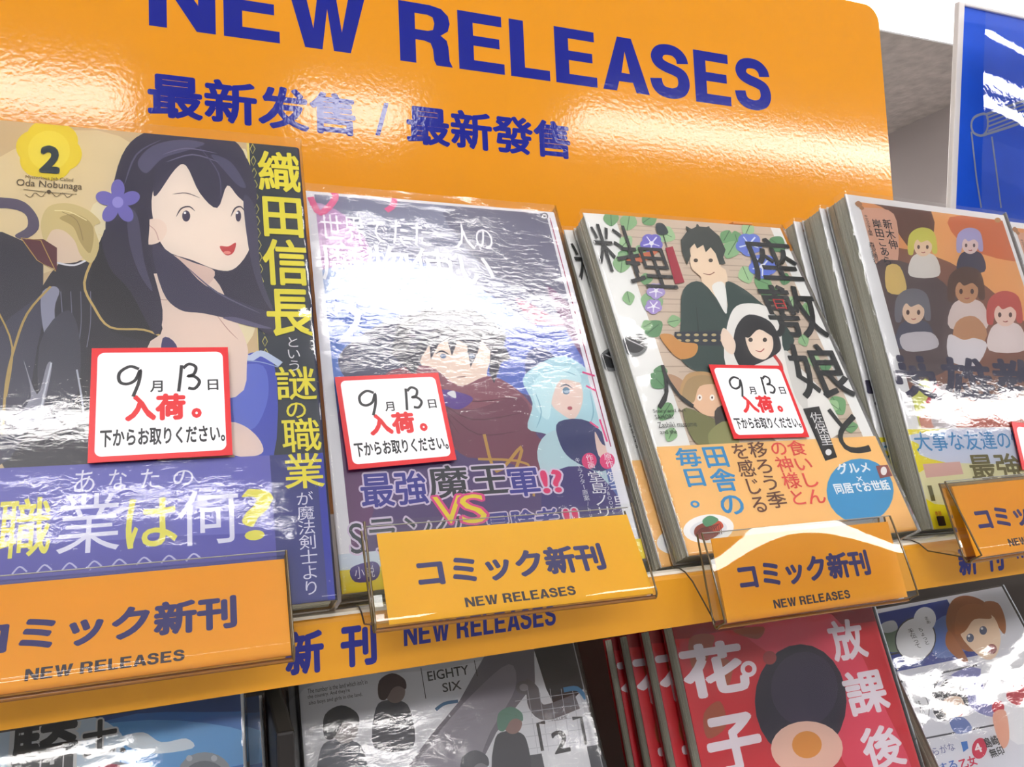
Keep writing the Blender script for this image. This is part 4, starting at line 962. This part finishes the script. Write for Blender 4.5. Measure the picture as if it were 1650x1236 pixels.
# ================================================================== acrylic sign holders
SW, SH, SK = .0973*.96, .0306*.96, .96
def sign(o, th, ro, w, label, card_m, shift=(0, 1), bow=.0, k=0, tw=0):
    oo = CAM+(V3(o)-CAM)*SK; pl = lean_plane(oo, th, 0, ro)
    r = bpy.data.objects.new('shelf_sign', None); C.objects.link(r); r.matrix_world = pl.mat(); tag(r, label, 'sign', 'comic signs along the shelf edge')
    hx0 = -.0045; hx1 = w+.0006; top = SH+.0022; t = .0012
    # bowed clear front plate, fold and back plate as one bent sheet
    P = []; nb = 10
    for i in range(nb+1):
        v = i/nb; P.append((top*(1-v)-.001*v, .0013+bow*math.sin(math.pi*v)+k*(top*(1-v)-(top if k < 0 else 0))))
    P += [(-.0020, .0009), (-.0027, .0), (-.0029, -.001), (-.0024, -.0020), (-.001, -.0024)]
    P += [(top*.4, -.0024), (top, -.0018)]
    vs = []; fs = []; n = len(P); mx_ = 20
    for q in range(mx_+1):
        u = q/mx_; vs += [(hx0+(hx1-hx0)*u, y, z+(tw*max(0, y)*4*u*(1-u) if i <= nb else 0)) for i, (y, z) in enumerate(P)]
    for q in range(mx_):
        for i in range(n-1): fs.append((q*n+i, q*n+i+1, (q+1)*n+i+1, (q+1)*n+i))
    mesh_obj('acrylic_sleeve', vs, fs, [ACRYLIC], r, smooth=True)
    # polished edges of the sheet
    def rim(name, pts, rad, m):
        cu = bpy.data.curves.new(name, 'CURVE'); cu.dimensions = '3D'; s_ = cu.splines.new('POLY'); s_.points.add(len(pts)-1)
        for q, p in zip(s_.points, pts): q.co = (*p, 1)
        cu.bevel_depth = rad; cu.bevel_resolution = 1; o_ = bpy.data.objects.new(name, cu); C.objects.link(o_)
        dg = bpy.context.evaluated_depsgraph_get(); me = bpy.data.meshes.new_from_object(o_.evaluated_get(dg)); bpy.data.objects.remove(o_)
        me.materials.clear(); me.materials.append(m); return link(bpy.data.objects.new(name, me), r)
    for x in (hx0, hx1): rim('sleeve_edge', [(x, y, z) for y, z in P], .0004, ACRYLIC_EDGE)
    rim('sleeve_fold', [(hx0, -.0026, -.0006), (hx1, -.0026, -.0006)], .00075, mat((134, 84, 16), rough=.2, spec=.6, name='amber_fold'))
    rim('sleeve_lip', [(hx0, top, .0012), (hx1, top, .0012)], .00022, mat((150, 150, 146), rough=.15, spec=.8, name='clear_lip'))
    # card
    bm = bmesh.new(); bmesh.ops.create_cube(bm, size=1)
    for v in bm.verts: v.co = V3(((v.co.x+.5)*w, (v.co.y+.5)*(SH+.0015)-.0015, v.co.z*.0004-.0002))
    cdm = bm_obj('price_card', bm, card_m, r)
    pr = Print(pl, w, SH, .00006)
    S2 = SIGN_TXT; dx, sc = shift
    i2 = mat((46, 46, 110), rough=.4, name='card_ink'); i3 = mat((50, 44, 58), rough=.4, name='card_small_ink')
    pr.put(i2, 'コミック新刊', S2[0][0]*sc+dx, S2[0][1], S2[0][2]*sc+dx, S2[0][3], bold=.042)
    pr.put(i3, 'NEW RELEASES', S2[1][0]*sc+dx, S2[1][1], S2[1][2]*sc+dx, S2[1][3], bold=.022)
    pr.done('card_lettering', cdm)
    # foot tongue running back over the lip on to the shelf
    inv = pl.mat().inverted(); y0 = oo[1]; z0 = oo[2]
    tg = [(-.0150, -.0014), (-.0195, -.0012), (-.0235, -.0022), (-.028, -.005), (y0+.001, z0-.001)]
    vs = []
    for x in (hx0, w*.98):
        vs += [inv @ V3((oo[0]+x, y, z)) for y, z in tg]
    m_ = len(tg); mesh_obj('foot_tongue', vs, [(i, i+1, m_+i+1, m_+i) for i in range(m_-1)], [ACRYLIC], r, smooth=True)
    rim('tongue_edge', [tuple(inv @ V3((oo[0]+hx0, y, z))) for y, z in tg], .0003, mat((60, 52, 40), rough=.2, spec=.6, name='dark_edge'))
    return r
pS2 = lean_plane(CAM+(V3((.0092, -.0347+.0003, -.0089+.0055))-CAM)*SK, .4193+.1444, 0, -.0118)
def _b(x0, yb, x1, yt):
    p = pS2.at(x0, yb); h = pS2.at(x0, yt)[1]; r_ = pS2.solve(0, x1, p[0], p[1]); return (p[0], p[1], r_, h)
SIGN_TXT = (_b(676, 949, 979, 900), _b(751, 979, 929, 963))
CARD_A = mat((236, 176, 6), rough=.45, var=.03, vscale=80, name='yellow_card'); CARD_B = mat((226, 150, 18), rough=.45, name='orange_card'); CARD_C = mat((234, 158, 8), rough=.45, name='amber_card')
sign((-.1182, -.0318, -.0089), .4193+.1496, -.0036, SW, 'orange comic sign cut off at the left edge, in front of the violet band', CARD_B, k=-.05)
sign((.0092, -.0344, -.0034), .4193+.1444, -.0118, SW, 'yellow comic sign in front of the maroon scarf comic', CARD_A, k=.11)
sign((.1405, -.0319, -.0199), .4193-.1749, -.0082, SW*.9507, 'amber comic sign with bright glare in front of the brush title comic', CARD_C, (-.002, .955), bow=.0005, k=-.115, tw=.07)
sign((.2688, -.0378, -.0070), .4193-.1194, .007, SW, 'orange comic sign in dark-edged sleeve cut off at the right edge', CARD_B, (-.004, 1), k=-.15)

# ================================================================== blue poster at the right
pp = Plane(V3((.4461, .1, .2031)), (1, 0, 0), V3((.4455, .08, .3419))-V3((.4461, .1, .2031)))
r = bpy.data.objects.new('blue_poster', None); C.objects.link(r); r.matrix_world = pp.mat()
tag(r, 'blue poster with thin white line drawing in a clear sleeve, upper right', 'poster')
FW = .0056; y0, y1 = -.03, pp.at(1547, 3)[1]
bevel_box('frame_side', (0, y0, -.003), (FW, y1, .001), mat((236, 230, 226), rough=.35, name='white_frame'), r, .0006)
bevel_box('frame_top', (FW, y1-.0022, -.003), (.30, y1, .001), mat((236, 230, 226), rough=.35, name='white_frame'), r, .0006)
bevel_box('backing_board', (FW, y0, -.003), (.30, y1-.0022, -.0005), mat((16, 86, 220), rough=.5, var=.12, vscale=50, name='blue_print'), r, 0)
a = Print(pp, .3, .2, -.0004); a.clip = (FW, y0, .3, y1); gc = (150, 158, 176)
a.line(gc, [(1566, 212), (1574, 285), (1582, 335)], 2.5, smooth=False); a.line(gc, [(1599, 220), (1607, 280), (1614, 335)], 2.5, smooth=False)
a.line(gc, [(1566, 200), (1572, 188), (1590, 184), (1592, 206), (1584, 218), (1570, 214)], 3, True)
a.line(gc, [(1590, 184), (1640, 166), (1690, 150)], 3); a.line(gc, [(1584, 218), (1640, 200), (1690, 180)], 3)
for k in range(4): a.line(gc, [(1590+k, 190+k*7), (1640, 172+k*7), (1690, 156+k*6)], 2)
a.done('line_drawing', r)
nx, ny = 30, 30; vs = []; fs = []
for j in range(ny+1):
    for i in range(nx+1):
        x = FW*.2+i/nx*.28; y = y0+j/ny*(y1-y0-.001); u = i/nx; v = (y-y0)/(y1-y0)
        vs.append((x, y, .0245-(.03+.09*u)*(y-y0)+.00045*math.sin(16*v+5*u)))
for j in range(ny):
    for i in range(nx): k = j*(nx+1)+i; fs.append((k, k+1, k+nx+2, k+nx+1))
mesh_obj('clear_sleeve', vs, fs, [LAMINATE], r, smooth=True)
